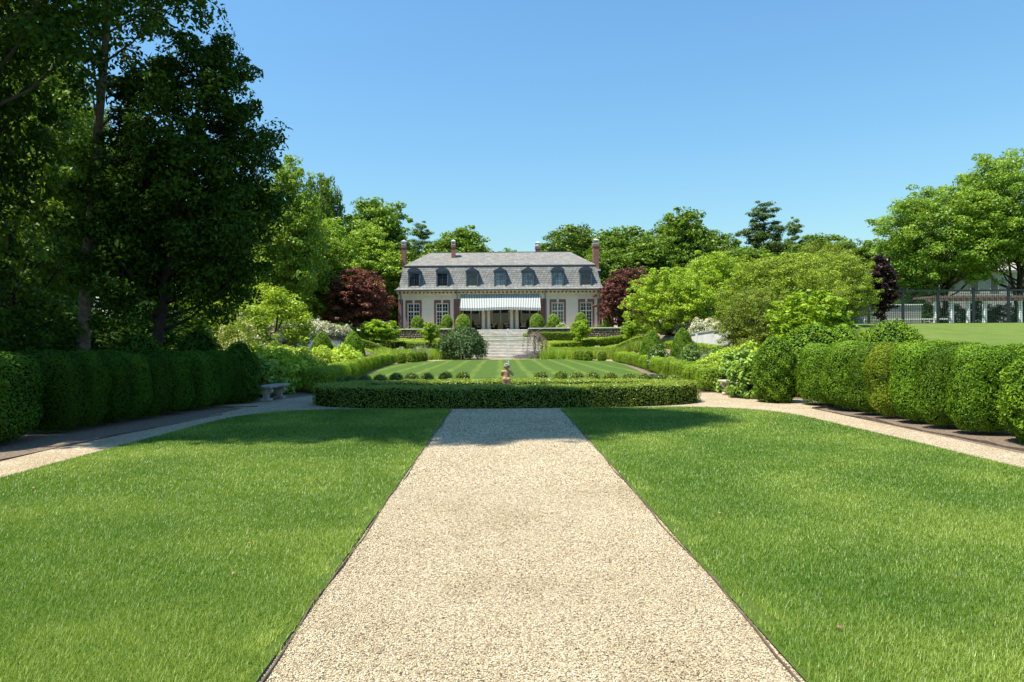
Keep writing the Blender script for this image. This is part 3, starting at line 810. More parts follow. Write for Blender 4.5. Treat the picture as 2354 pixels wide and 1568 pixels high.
def fieldstone():
    m, n, l, p = new_mat("fieldstone wall")
    c = coords(n)
    mp = n.new("ShaderNodeMapping"); mp.inputs["Scale"].default_value = (1, 1, 1.7); l.new(c, mp.inputs[0])
    v = n.new("ShaderNodeTexVoronoi"); v.inputs["Scale"].default_value = 3.3; l.new(mp.outputs[0], v.inputs["Vector"])
    e = n.new("ShaderNodeTexVoronoi"); e.feature = 'DISTANCE_TO_EDGE'; e.inputs["Scale"].default_value = 3.3; l.new(mp.outputs[0], e.inputs["Vector"])
    sp = n.new("ShaderNodeSeparateColor"); l.new(v.outputs["Color"], sp.inputs[0])
    col = ramp(n, l, sp.outputs[0], [(0, (0.20, 0.15, 0.10)), (0.4, (0.38, 0.31, 0.22)), (0.7, (0.30, 0.20, 0.14)), (1, (0.48, 0.42, 0.33))])
    col = mixc(n, l, ramp(n, l, e.outputs["Distance"], [(0.02, (0, 0, 0)), (0.10, (1, 1, 1))]), (0.07, 0.055, 0.045), col)
    l.new(col, p.inputs["Base Color"]); p.inputs["Roughness"].default_value = 0.9
    l.new(bump(n, l, ramp(n, l, e.outputs["Distance"], [(0.0, (0, 0, 0)), (0.2, (1, 1, 1))]), 1.0, 0.12), p.inputs["Normal"])
    return m
M['field'] = fieldstone()

def terrace_wall(x0, x1, label):
    root = empty("terrace_wall", ((x0 + x1) / 2, 71.0, 1.8), label, "wall", "fieldstone terrace walls")
    b = ((x0 + x1) / 2, 71.0, 1.8)
    g = Geo(); rng = random.Random(int(x0 * 10))
    g.box(x0, x1, 71.0, 71.42, 1.2, TOP + 0.06)
    for r in range(5):                                              # rounded stones standing a little out of the face
        x = x0 + rng.uniform(0.1, 0.3)
        while x < x1 - 0.2:
            w = rng.uniform(0.16, 0.34); zc = 1.92 + r * 0.185 + rng.uniform(-.02, .02)
            g.ball((x + w / 2, 71.0, zc), (w * 0.52, 0.06, rng.uniform(0.075, 0.10)), 8)
            x += w * 1.08
    obj("stonework", g, M['field'], root, b)
    g = Geo(); g.box(x0 - 0.06, x1 + 0.06, 70.9, 71.5, TOP + 0.06, TOP + 0.15)
    obj("coping", g, M['stone_white'], root, b, bevel=0.015)
terrace_wall(2.95, 12.6, "fieldstone terrace wall with pale coping to the right of the stairs")
terrace_wall(-10.9, -2.75, "fieldstone terrace wall with coping to the left of the stairs, behind the weeping tree")
g = Geo(); g.box(-12.5, 12.6, 71.43, 76.4, TOP - 0.3, TOP + 0.012); 
o = obj("terrace", g, M['flag']); o["kind"] = "structure"
g = Geo(); g.box(-2.68, 2.88, Y_ST, 71.425, TOP - 0.3, TOP)
tag(obj("stair_head", g, M['stone_white']), kind="structure")

def white_wall(sx, label):
    root = empty("retaining_wall", (sx * 12.9, 47, 1), label, "wall", "white retaining walls beside the sunken garden")
    b = (sx * 12.9, 47, 1)
    def top(y): return 2.14 - (y - 40) * 0.036
    g = Geo(); x = sx * 12.92
    n = 14
    for i in range(n):
        y0 = 39.6 + i * 14.6 / n; y1 = y0 + 14.6 / n
        g.add([(x - .15, y0, .4), (x + .15, y0, .4), (x + .15, y1, .4), (x - .15, y1, .4), (x - .15, y0, top(y0)), (x + .15, y0, top(y0)), (x + .15, y1, top(y1)), (x - .15, y1, top(y1))],
              [(4, 5, 6, 7), (0, 1, 5, 4), (1, 2, 6, 5), (2, 3, 7, 6), (3, 0, 4, 7)])
    obj("wall_face", g, M['stucco_white'], root, b)
    g = Geo()
    g.add([(x - .2, 39.5, top(39.5)), (x + .2, 39.5, top(39.5)), (x + .2, 54.3, top(54.3)), (x - .2, 54.3, top(54.3)),
           (x - .2, 39.5, top(39.5) + .07), (x + .2, 39.5, top(39.5) + .07), (x + .2, 54.3, top(54.3) + .07), (x - .2, 54.3, top(54.3) + .07)],
          [(3, 2, 1, 0), (4, 5, 6, 7), (0, 1, 5, 4), (1, 2, 6, 5), (2, 3, 7, 6), (3, 0, 4, 7)])
    obj("coping", g, simple("grey coping", (0.38, 0.37, 0.34), 0.85), root, b)
    for y in (39.55, 44.3, 49.2, 53.9):
        g = Geo(); g.box(x - .21, x + .21, y - .2, y + .2, .4, top(y) - 0.01)
        obj("pier", g, M['stucco_white'], root, b)
white_wall(1, "sunlit white retaining wall with grey coping below the white blossom on the right")
white_wall(-1, "white retaining wall in blue shade behind the cones on the left")

# ------------------------------------------------------------------ the mansion
def brickmat(name, c1, c2, mortar, sx, sz, bw=0.5, rh=0.25, ms=0.03, axis='xz', bmp=0.4, var=(0.8, 1.2)):
    m, n, l, p = new_mat(name)
    s = n.new("ShaderNodeSeparateXYZ"); l.new(coords(n), s.inputs[0])
    a = n.new("ShaderNodeMath"); a.operation = 'ADD'; l.new(s.outputs[0], a.inputs[0]); l.new(s.outputs[1], a.inputs[1])
    cb = n.new("ShaderNodeCombineXYZ")
    l.new(a.outputs[0] if axis != 'x' else s.outputs[0], cb.inputs[0]); l.new(s.outputs[2], cb.inputs[1])
    mp = n.new("ShaderNodeMapping"); mp.inputs["Scale"].default_value = (sx, sz, 1); l.new(cb.outputs[0], mp.inputs[0])
    b = n.new("ShaderNodeTexBrick"); l.new(mp.outputs[0], b.inputs["Vector"])
    b.inputs["Scale"].default_value = 1; b.inputs["Brick Width"].default_value = bw; b.inputs["Row Height"].default_value = rh
    b.inputs["Mortar Size"].default_value = ms; b.inputs["Bias"].default_value = 0.0
    for k, c in (("Color1", c1), ("Color2", c2), ("Mortar", mortar)): b.inputs[k].default_value = (*c, 1)
    f = noise(n, l, coords(n), 1.6, 5, 0.65)
    col = mixc(n, l, 1.0, b.outputs[0], ramp(n, l, f, [(0.3, (var[0],) * 3), (0.7, (var[1],) * 3)]), 'MULTIPLY')
    l.new(col, p.inputs["Base Color"]); p.inputs["Roughness"].default_value = 0.8
    inv = n.new("ShaderNodeMath"); inv.operation = 'SUBTRACT'; inv.inputs[0].default_value = 1; l.new(b.outputs["Fac"], inv.inputs[1])
    l.new(bump(n, l, inv.outputs[0], bmp, 0.03), p.inputs["Normal"])
    return m
M['brick'] = brickmat("red brick", (0.28, 0.095, 0.065), (0.20, 0.070, 0.052), (0.22, 0.16, 0.13), 2.2, 3.4, var=(0.75, 1.2))
M['slate'] = brickmat("slate courses", (0.255, 0.252, 0.232), (0.175, 0.175, 0.165), (0.06, 0.063, 0.064), 1.0, 1.0, bw=0.42, rh=0.24, ms=0.020, bmp=0.6, var=(0.82, 1.15))
M['slate_top'] = brickmat("weathered upper slates", (0.235, 0.222, 0.190), (0.18, 0.172, 0.150), (0.12, 0.115, 0.10), 1.0, 1.0, bw=0.42, rh=0.10, ms=0.010, bmp=0.3, var=(0.72, 1.25))
M['stucco'] = simple("cream stucco", (0.78, 0.655, 0.48), 0.9, 0.06, 1.2, 0.1)
M['cream'] = simple("cream paint", (0.66, 0.56, 0.38), 0.6, 0.06, 2)
M['cream_pale'] = simple("pale cream paint", (0.68, 0.62, 0.49), 0.55, 0.06, 2)
M['dark_paint'] = simple("blue grey paint", (0.042, 0.055, 0.072), 0.5, 0.15, 2)
M['dark_paint_lit'] = simple("blue grey paint toned as lit", (0.075, 0.098, 0.125), 0.5, 0.1, 2)  # lighter copy of the blue grey paint, light on dormer faces coloured in
M['lead'] = simple("lead sheet", (0.13, 0.135, 0.14), 0.55, 0.2, 3, metal=0.3)
M['pipe'] = simple("grey violet downspout", (0.17, 0.15, 0.17), 0.6, 0.2, 3)
M['cap'] = simple("pale metal cap", (0.55, 0.56, 0.58), 0.45, 0.1, 3, metal=0.2)
M['interior'] = simple("dim interior", (0.035, 0.03, 0.026), 0.9, 0.3, 1)
M['wood_red'] = simple("red brown wood", (0.12, 0.042, 0.026), 0.6, 0.3, 2)

def glass_mat(name, tint=(0.02, 0.024, 0.028), rough=0.04):
    m, n, l, p = new_mat(name)
    l.new(ramp(n, l, noise(n, l, coords(n), 1.1, 3), [(0.35, tuple(x * 0.5 for x in tint)), (0.7, tuple(x * 1.8 for x in tint))]), p.inputs["Base Color"])
    p.inputs["Roughness"].default_value = rough
    p.inputs["Specular IOR Level"].default_value = 0.7
    return m
M['pane'] = glass_mat("dark window glass")
M['pane_sky'] = glass_mat("window glass with sky reflection in colour", (0.12, 0.17, 0.21), 0.08)  # paler blue base colour stands in for reflected sky

HB = (0.0, 76.0, TOP)
def house():
    R = empty("mansion", HB, "cream mansion with slate mansard roof, seven dormers and a striped awning", "house")
    def part(name, g, mats, parent=R, **k): return obj(name, g, mats, parent, HB, **k)
    XL, XR, Y0, Y1 = -11.33, 11.33, 76.0, 86.5
    ZW = 6.86
    wins = [-9.64, -6.46, 6.40, 9.57]
    sw = 0.895                                                     # half width of the brick surround
    ztop = 6.20                                                    # top of the brick surround
    # stucco walls butted round the openings
    g = Geo()
    def wing(x0, x1, ws):
        xs = [x0] + [v for w in ws for v in (w - sw, w + sw)] + [x1]
        for a, b in zip(xs[0::2], xs[1::2]): g.box(a, b, Y0, Y0 + 0.35, TOP, ztop)
        g.box(x0, x1, Y0, Y0 + 0.35, ztop, ZW)
    wing(XL, -4.5, wins[:2]); wing(4.55, XR, wins[2:])
    g.box(XL, XL + 0.35, Y0 + 0.35, Y1, TOP, ZW); g.box(XR - 0.35, XR, Y0 + 0.35, Y1, TOP, ZW)
    g.box(XL, XR, Y1, Y1 + 0.3, TOP, ZW)
    g.box(-4.5, 4.55, Y0, Y0 + 0.35, 6.15, ZW)
    part("wall", g, M['stucco'])
    g = Geo(); g.box(XL + .36, -4.9, Y0 + 1.4, Y0 + 1.5, TOP, ZW - .01); g.box(4.95, XR - .36, Y0 + 1.4, Y0 + 1.5, TOP, ZW - .01)
    part("interior", g, M['interior'])
    # loggia: floor, side and back walls, doors, columns
    YB = Y0 + 2.6
    g = Geo(); g.box(-4.85, -4.5, Y0 + .36, YB, TOP, ZW); g.box(4.55, 4.9, Y0 + .36, YB, TOP, ZW)
    g.box(-4.5, 4.55, Y0 + .36, YB + .3, 6.2, 6.4)
    doors = [-3.35, 0.02, 3.40]; dw = 1.02
    xs = [-4.5] + [v for d in doors for v in (d - dw, d + dw)] + [4.55]
    for a, b in zip(xs[0::2], xs[1::2]): g.box(a, b, YB, YB + .3, TOP, 6.2)
    for d in doors: g.box(d - dw, d + dw, YB, YB + .3, 5.75, 6.2)
    part("porch_wall", g, M['cream'])
    for d in doors:
        for s in (-1, 1):                                          # red-brown shutters folded beside each door
            g = Geo(); cx = d + s * (dw + 0.22); g.box(cx - .16, cx + .16, YB - .06, YB - .002, TOP, 5.6); part("shutter", g, M['wood_red'])
        g = Geo()
        for xx in (d - dw, d - 0.07, d + dw - .12): g.box(xx, xx + (.14 if xx == d - .07 else .12), YB + .04, YB + .12, TOP, 5.75)
        for (a, b) in ((d - dw + .12, d - .07), (d + .07, d + dw - .12)):
            g.box(a, b, YB + .045, YB + .115, TOP, TOP + .16); g.box(a, b, YB + .045, YB + .115, 5.63, 5.75)
        dr = part("door", g, M['cream_pale'])
        g = Geo(); g.box(d - dw + .12, d - .07, YB + .075, YB + .085, TOP + .16, 5.63); g.box(d + .07, d + dw - .12, YB + .075, YB + .085, TOP + .16, 5.63)
        part("pane", g, M['pane'], dr)
    for cx in (-1.89, -1.30, 1.26, 1.86):
        g = Geo(); y = Y0 + .25
        g.lathe([(.205, TOP + .24), (.21, TOP + 1.2), (.185, 5.85), (.185, 5.87)], (cx, y, 0), 20)
        part("column", g, M['cream_pale'], smooth=False)
        g = Geo(); g.box(cx - .29, cx + .29, y - .29, y + .29, TOP, TOP + .12); g.lathe([(.27, TOP + .121), (.28, TOP + .17), (.23, TOP + .239)], (cx, y, 0), 20)
        g.box(cx - .26, cx + .26, y - .26, y + .26, 5.95, 6.14); g.lathe([(.19, 5.871), (.25, 5.949)], (cx, y, 0), 20)
        part("column_base", g, M['cream_pale'])
    for cx in (-1.6, 1.56):
        g = Geo(); g.ball((cx, Y0 + .9, 5.0), (.1, .1, .14), 10); g.tube([(cx, Y0 + .9, 5.12), (cx, Y0 + .9, 6.2)], .012, 6)
        part("lantern", g, simple("brass", (0.55, 0.38, 0.10), 0.35, 0.1, 3, metal=0.7))
    # brick pilasters with recessed joints
    for (a, b) in ((XL, -10.80), (-5.17, -4.5), (4.55, 5.15), (10.80, XR)):
        g = Geo(); z = TOP; k = 0
        while z < 6.28:
            z2 = min(z + .33, 6.30); g.box(a, b, Y0 - .09, Y0 - .002, z, z2 - .03); g.box(a + .03, b - .03, Y0 - .065, Y0 - .002, z2 - .03, z2); z = z2
        part("brick_pilaster", g, M['brick'])
        g = Geo(); g.box(a - .02, b + .02, Y0 - .11, Y0 - .002, 6.302, 6.42); g.box(a + .02, b - .02, Y0 - .06, Y0 - .002, 6.421, 6.79)
        part("pilaster_cap", g, M['cream_pale'])
    # mouldings
    g = Geo()
    g.box(XL - .05, XR + .05, Y0 - .07, Y0 - .003, 6.52, 6.57)
    part("frieze_band", g, M['cream_pale'])
    g = Geo()
    g.box(XL - .08, XR + .08, Y0 - .16, Y1 + .2, ZW, 6.96)
    g.box(XL - .2, XR + .2, Y0 - .34, Y1 + .3, 7.10, 7.22)
    x = XL - .12
    while x < XR + .05:
        g.box(x, x + .22, Y0 - .30, Y0 - .05, 6.961, 7.099); x += .44
    part("cornice", g, M['cream'])
    # tall windows
    for w in wins:
        g = Geo()
        g.box(w - sw, w - .70, Y0 - .05, Y0 + .2, TOP, 5.88); g.box(w + .70, w + sw, Y0 - .05, Y0 + .2, TOP, 5.88)
        g.box(w - sw, w + sw, Y0 - .05, Y0 + .2, 5.881, ztop)
        wn = part("window", g, M['brick'])
        g = Geo(); g.prism([(w - .09, 5.86), (w + .09, 5.86), (w + .13, 6.26), (w - .13, 6.26)], 'y', Y0 - .10, Y0 - .051)
        part("keystone", g, M['cream_pale'], wn)
        g = Geo(); zf = 5.88; zb = TOP + .04
        g.box(w - .70, w - .58, Y0 + .06, Y0 + .16, zb, zf); g.box(w + .58, w + .70, Y0 + .06, Y0 + .16, zb, zf)
        g.box(w - .58, w + .58, Y0 + .06, Y0 + .16, zf - .13, zf); g.box(w - .58, w + .58, Y0 + .06, Y0 + .16, 4.86, 4.99)
        g.box(w - .06, w + .06, Y0 + .055, Y0 + .155, zb, zf - .13)
        g.box(w - .58, w + .58, Y0 + .06, Y0 + .16, zb, zb + .14)
        for s in (-1, 1):
            xa = w + s * .32; g.box(xa - .018, xa + .018, Y0 + .085, Y0 + .135, zb + .14, 4.86); g.box(xa - .018, xa + .018, Y0 + .085, Y0 + .135, 4.99, zf - .13)
            x0, x1 = sorted((w + s * .06, w + s * .58))
            for z in (3.33, 3.72, 4.11, 4.49, 5.37): g.box(x0, x1, Y0 + .087, Y0 + .133, z - .018, z + .018)
        part("frame", g, M['cream_pale'], wn)
        g = Geo(); g.box(w - .58, w + .58, Y0 + .105, Y0 + .112, zb + .14, zf - .13)
        part("pane", g, M['pane'], wn)
    # mansard: flared front, back and ends
    prof = [(0.62, 7.30), (0.36, 7.42), (0.10, 7.60), (-0.14, 7.92), (-0.42, 8.6), (-0.78, 9.5), (-1.10, 10.15)]
    def ring(o_, z, kx=0.50): 
        ox = o_ * kx if o_ < 0 else o_ * 0.55
        return [(XL - ox, Y0 - o_, z), (XR + ox, Y0 - o_, z), (XR + ox, Y1 + o_, z), (XL - ox, Y1 + o_, z)]
    g = Geo(); vs = []
    for o_, z in prof: vs += ring(o_, z)
    g.add(vs, [(4 * i + k, 4 * i + (k + 1) % 4, 4 * i + 4 + (k + 1) % 4, 4 * i + 4 + k) for i in range(len(prof) - 1) for k in range(4)] + [(3, 2, 1, 0)])
    part("mansard_roof", g, M['slate'])
    t = ring(-1.10, 10.15)
    g = Geo(); g.add([(t[0][0] - .06, t[0][1] - .1, 10.151), (t[1][0] + .06, t[1][1] - .1, 10.151), (t[2][0] + .06, t[2][1] + .1, 10.151), (t[3][0] - .06, t[3][1] + .1, 10.151),
                      (-8.35, 81.3, 12.15), (8.35, 81.3, 12.15)],
                     [(0, 1, 5, 4), (1, 2, 5), (2, 3, 4, 5), (3, 0, 4), (3, 2, 1, 0)])
    part("upper_roof", g, M['slate_top'])
    g = Geo(); a = ring(-1.10, 0)
    g.box(a[0][0] - .12, a[1][0] + .12, a[0][1] - .16, a[0][1] - .09, 10.06, 10.17)
    g.box(-8.4, 8.4, 81.24, 81.36, 12.14, 12.21)
    part("roof_flashing", g, M['lead'])
    a = ring(.62, 0)
    g = Geo(); g.box(a[0][0] - .02, a[1][0] + .02, a[0][1] - .1, a[0][1] + .06, 7.225, 7.36)
    part("gutter", g, M['lead'], bevel=.03)
    for x in (-11.02, -4.78, 5.0, 11.02):
        g = Geo(); g.tube([(x, Y0 - .6, 7.25), (x, Y0 - .45, 7.0), (x, Y0 - .16, 6.75), (x, Y0 - .16, TOP)], .05, 8)
        part("downspout", g, M['pipe'])
    # dormers
    for k, px in enumerate((953.3, 1017.8, 1086, 1150.4, 1214.2, 1282.4, 1346.9)):
        x = (px - 1150) * 76.2 / F; hw = .68; yf = Y0 - .04; zb = 7.44; zt = 9.36
        arch = k in (0, 1, 5, 6)
        g = Geo()
        g.box(x - hw, x - hw + .16, yf, yf + 1.4, zb, zt); g.box(x + hw - .16, x + hw, yf, yf + 1.4, zb, zt)
        g.box(x - hw + .16, x + hw - .16, yf, yf + 1.4, zb, zb + .12); g.box(x - hw + .16, x + hw - .16, yf, yf + 1.4, zt - .2, zt)
        d = part("dormer", g, M['dark_paint_lit'])
        top = [(-.76, 0), (-.76, .07)] + ([(.76 * math.cos(math.pi * (1 - i / 10)) * .98, .07 + .38 * math.sin(math.pi * i / 10)) for i in range(1, 10)] if arch else [(0, .48)]) + [(.76, .07), (.76, 0)]
        g = Geo(); g.prism([(x + a_, zt + .001 + b_) for a_, b_ in top][::-1], 'y', yf - .07, yf + 1.7)
        part("hood", g, M['dark_paint'], d)
        g = Geo(); g.box(x - .035, x + .035, yf + .06, yf + .13, zb + .12, zt - .2)
        for s in (-1, 1):
            x0, x1 = sorted((x + s * .035, x + s * .50))
            g.box((x0 + x1) / 2 - .012, (x0 + x1) / 2 + .012, yf + .075, yf + .11, zb + .12, zt - .2)
            for z in (8.1, 8.46, 8.8): g.box(x0, x1, yf + .077, yf + .108, z - .012, z + .012)
        part("glazing_bars", g, M['dark_paint'], d)
        g = Geo(); g.box(x - .50, x + .50, yf + .09, yf + .097, zb + .12, zt - .2)
        part("pane", g, M['pane_sky'] if k in (3, 4, 5) else M['pane'], d)
    # chimneys
    for (x, y, zb, zt, w, d_) in ((-11.12, 79.2, 7.4, 12.75, .24, .45), (-5.42, 79.8, 10.6, 12.85, .23, .3), (4.62, 83.4, 10.6, 13.1, .27, .3), (11.12, 79.2, 7.4, 12.75, .32, .45)):
        g = Geo(); g.box(x - w, x + w, y - d_, y + d_, zb, zt - .32); g.box(x - w - .05, x + w + .05, y - d_ - .05, y + d_ + .05, zt - .319, zt)
        c = part("chimney", g, M['brick'])
        g = Geo(); g.box(x - w - .01, x + w + .01, y - d_, y + d_, zt + .001, zt + .07)
        for sx in (-1, 1):
            for sy in (-1, 1): g.box(x + sx * w * .8 - .03, x + sx * w * .8 + .03, y + sy * d_ * .8 - .03, y + sy * d_ * .8 + .03, zt + .071, zt + .34)
        g.box(x - w - .02, x + w + .02, y - d_ - .02, y + d_ + .02, zt + .341, zt + .42)
        vs = [(x - w - .06, y - d_ - .06, zt + .421), (x + w + .06, y - d_ - .06, zt + .421), (x + w + .06, y + d_ + .06, zt + .421), (x - w - .06, y + d_ + .06, zt + .421), (x, y, zt + .66)]
        g.add(vs, [(3, 2, 1, 0), (0, 1, 4), (1, 2, 4), (2, 3, 4), (3, 0, 4)])
        part("chimney_cap", g, M['cap'], c)
    for sx in (-1, 1):
        g = Geo(); x = sx * 11.25; g.box(x - .2, x + .2, 78.2, 80.4, 7.3, 9.55)
        b = part("parapet", g, M['dark_paint'])
        g = Geo(); g.box(x - .27, x + .27, 78.1, 80.5, 9.551, 9.75); part("coping", g, M['cap'], b)
    g = Geo(); g.lathe([(.1, 0), (.1, .4), (.16, .45), (.16, .55)], (7.0, 82.5, 11.6), 10); part("vent_pipe", g, M['cap'])
    # awning
    m, n, l, p = new_mat("striped awning canvas")
    s = n.new("ShaderNodeSeparateXYZ"); l.new(coords(n), s.inputs[0])
    f = n.new("ShaderNodeMath"); f.operation = 'MULTIPLY'; f.inputs[1].default_value = 1 / 0.186; l.new(s.outputs[0], f.inputs[0])
    fr = n.new("ShaderNodeMath"); fr.operation = 'FRACT'; l.new(f.outputs[0], fr.inputs[0])
    rr = n.new("ShaderNodeValToRGB"); rr.color_ramp.interpolation = 'CONSTANT'; l.new(fr.outputs[0], rr.inputs[0])
    e = rr.color_ramp.elements; e[0].color = (0.66, 0.68, 0.63, 1); e[1].position = 0.60; e[1].color = (0.10, 0.14, 0.15, 1)
    l.new(rr.outputs[0], p.inputs["Base Color"]); p.inputs["Roughness"].default_value = 0.8
    tr = n.new("ShaderNodeBsdfTranslucent"); l.new(rr.outputs[0], tr.inputs[0])
    mx = n.new("ShaderNodeMixShader"); mx.inputs[0].default_value = 0.25
    l.new(p.outputs[0], mx.inputs[1]); l.new(tr.outputs[0], mx.inputs[2]); l.new(mx.outputs[0], n["Material Output"].inputs[0])
    A0, A1 = -4.36, 4.40
    def sag(x, t): return 0.05 * math.sin(x * 0.9 + 1) * t
    g = Geo(); nx = 96; top = []
    for i in range(nx + 1):
        x = A0 + (A1 - A0) * i / nx; 
        for (y, z) in ((Y0 - .12, 6.80), (Y0 - .75, 6.14 + sag(x, .3)), (Y0 - 1.55, 5.26 + sag(x, 1))): top.append((x + (0.04 * (y < Y0 - 1) * (1 if x > 0 else -1)), y, z))
    g.add(top, [(3 * i + k, 3 * i + k + 1, 3 * i + k + 4, 3 * i + k + 3) for i in range(nx) for k in range(2)])
    aw = part("awning", g, m)
    md = aw.modifiers.new("canvas", 'SOLIDIFY'); md.thickness = 0.012
    g = Geo(); vs = []
    for i in range(nx + 1):
        x = A0 + (A1 - A0) * i / nx; z = 5.255 + sag(x, 1)
        vs += [(x * 1.009, Y0 - 1.56, z), (x * 1.009, Y0 - 1.57 + .015 * math.sin(i * 1.3), z - .27 - .035 * abs(math.sin(i * math.pi / 2)))]
    g.add(vs, [(2 * i, 2 * i + 1, 2 * i + 3, 2 * i + 2) for i in range(nx)])
    v = part("valance", g, m, aw)
    md = v.modifiers.new("canvas", 'SOLIDIFY'); md.thickness = 0.008
    for x in (A0 + .02, A1 - .02):
        g = Geo(); g.tube([(x, Y0 - 1.54, 5.24), (x, Y0 - .02, 5.1)], .02, 6); part("awning_arm", g, M['cap'], aw)
house()

# wicker armchairs in the porch
M['wicker'] = simple("dark wicker", (0.035, 0.022, 0.016), 0.7, 0.4, 30, 0.6)
M['cushion_tan'] = simple("tan cushion", (0.55, 0.33, 0.14), 0.8, 0.1, 4)
M['cushion_pale'] = simple("pale seat cushion", (0.62, 0.56, 0.46), 0.8, 0.08, 4)
def chair():
    r = empty("wicker_armchair", (0, 0, 0), "dark wicker armchair", "armchair", "wicker armchairs under the awning")
    g = Geo()
    arc = [(-.40, -.30, .56), (-.42, .1, .62), (-.34, .36, .84), (0, .44, .94), (.34, .36, .84), (.42, .1, .62), (.40, -.30, .56)]
    vs = []
    for x, y, z in arc: vs += [(x, y, .12), (x, y, z), (x * .86, y * .86 if y > 0 else y, z), (x * .86, y * .86 if y > 0 else y, .12)]
    n = len(arc)
    g.add(vs, [(4 * i + k, 4 * i + (k + 1) % 4, 4 * i + 4 + (k + 1) % 4, 4 * i + 4 + k) for i in range(n - 1) for k in range(4)] + [(3, 2, 1, 0), (4 * n - 4, 4 * n - 3, 4 * n - 2, 4 * n - 1)])
    obj("back", g, M['wicker'], r)
    g = Geo(); g.box(-.345, .345, -.30, .36, .16, .36); obj("seat", g, M['wicker'], r)
    for sx in (-1, 1):
        for y in (-.26, .3): g = Geo(); g.tube([(sx * .33, y, 0), (sx * .33, y, .16)], .03, 6); obj("leg", g, M['wicker'], r)
    g = Geo(); g.box(-.33, .33, -.30, .26, .362, .46); obj("seat_cushion", g, M['cushion_pale'], r, bevel=.03)
    g = Geo(); g.add([(-.24, .14, .47), (.24, .14, .47), (.24, .27, .47), (-.24, .27, .47), (-.27, .22, .88), (.27, .22, .88), (.27, .34, .88), (-.27, .34, .88)],
                     [(3, 2, 1, 0), (4, 5, 6, 7), (0, 1, 5, 4), (1, 2, 6, 5), (2, 3, 7, 6), (3, 0, 4, 7)]); obj("back_cushion", g, M['cushion_tan'], r, bevel=.03)
    return r
ch = chair()
for px, rz, lab in ((1098, 0.7, "dark wicker armchair with tan cushion left of the left column pair"), (1134, -0.5, "dark wicker armchair with tan cushion between the left columns and the middle door"),
                    (1166, 0.4, "dark wicker armchair with tan cushion between the middle door and the right columns"), (1203, -0.1, "dark wicker armchair with tan cushion right of the right column pair")):
    place(ch, (X(px, 76.9), 77.0, TOP + 0.014), rz, (1, 1, 1), lab)

# ------------------------------------------------------------------ fountain figure, water, lamp, benches
M['terracotta'] = simple("weathered ochre stone", (0.42, 0.25, 0.13), 0.85, 0.45, 14, 0.6)
M['grey_stone'] = simple("grey weathered stone", (0.34, 0.31, 0.27), 0.9, 0.3, 12, 0.6)
def figure():
    x0, y0 = 0.15, 17.72
    root = empty("fountain_figure", (x0, y0, 0), "small ochre stone cherub seen from behind in the oval hedge", "statue")
    g = Geo()
    def ball(x, y, z, r): g.ball((x, y, z), r, 16)
    def limb(a, b, r0, r1, n=7):
        a = Vector(a); b = Vector(b)
        for i in range(n + 1):
            t = i / n; p = a.lerp(b, t); g.ball(tuple(p), r0 + (r1 - r0) * t, 12)
    # legs, hips, back, shoulders, arms raised to the mouth, head and curls; built facing away (+y)
    for s in (-1, 1):
        limb((s * .045, .01, .36), (s * .050, -.005, .47), .038, .050); limb((s * .050, -.005, .47), (s * .052, -.005, .585), .052, .066)
        ball(s * .050, -.030, .605, (.062, .058, .060)); ball(s * .05, .02, .355, (.035, .06, .025))
    ball(0, .012, .64, (.098, .075, .075)); ball(.004, .012, .70, (.088, .070, .075)); ball(.006, .008, .76, (.098, .066, .07)); ball(.004, .004, .80, (.112, .062, .050))
    limb((-.105, .005, .800), (-.118, .06, .715), .042, .035); limb((-.118, .06, .715), (-.04, .13, .80), .033, .026)
    limb((.110, .005, .795), (.155, .05, .735), .042, .036); limb((.155, .05, .735), (.06, .13, .83), .034, .026)
    ball(.162, .045, .725, .034)
    limb((.0, .012, .83), (.006, .018, .88), .042, .040); ball(.012, .022, .935, (.068, .072, .072)); ball(.012, .09, .925, .016)
    for s in (-1, 1): ball(.012 + s * .068, .03, .925, (.012, .018, .022))
    o = obj("body", g, M['terracotta'], root, (0, 0, 0), smooth=True)
    md = o.modifiers.new("skin", 'REMESH'); md.mode = 'VOXEL'; md.voxel_size = 0.006; md.use_smooth_shade = True
    sm_ = o.modifiers.new("soften", 'SMOOTH'); sm_.factor = 0.6; sm_.iterations = 4
    g = Geo(); rng = random.Random(3)
    for i in range(70):
        a = rng.uniform(0, 6.283); b = rng.uniform(-.25, 1.0); c = math.sqrt(max(0, 1 - b * b))
        g.ball((.012 + math.cos(a) * c * .070, .020 + math.sin(a) * c * .074 - .006, .943 + b * .070), rng.uniform(.014, .021), 8)
    obj("curls", g, M['grey_stone'], root, smooth=True)
    g = Geo(); g.lathe([(.19, 0), (.19, .06), (.13, .08), (.11, .22), (.14, .29), (.15, .335)], (0, 0, 0), 24)
    obj("pedestal", g, M['grey_stone'], root)
    g = Geo(); g.lathe([(.75, 0.0), (.80, .02), (.80, .12), (.72, .12), (.70, .05)], (0, 0, 0.01), 40)
    b = obj("basin", g, M['grey_stone'], root); b.scale = (1.8, .8, 1)
    return root
figure()
m, n, l, p = new_mat("splashing water")
p.inputs["Base Color"].default_value = (0.85, 0.90, 0.95, 1); p.inputs["Roughness"].default_value = 0.15
p.inputs["Specular IOR Level"].default_value = 0.8
tb = n.new("ShaderNodeBsdfTransparent"); mx = n.new("ShaderNodeMixShader"); mx.inputs[0].default_value = 0.6
l.new(tb.outputs[0], mx.inputs[1]); l.new(p.outputs[0], mx.inputs[2]); l.new(mx.outputs[0], n["Material Output"].inputs[0])
M['water'] = m
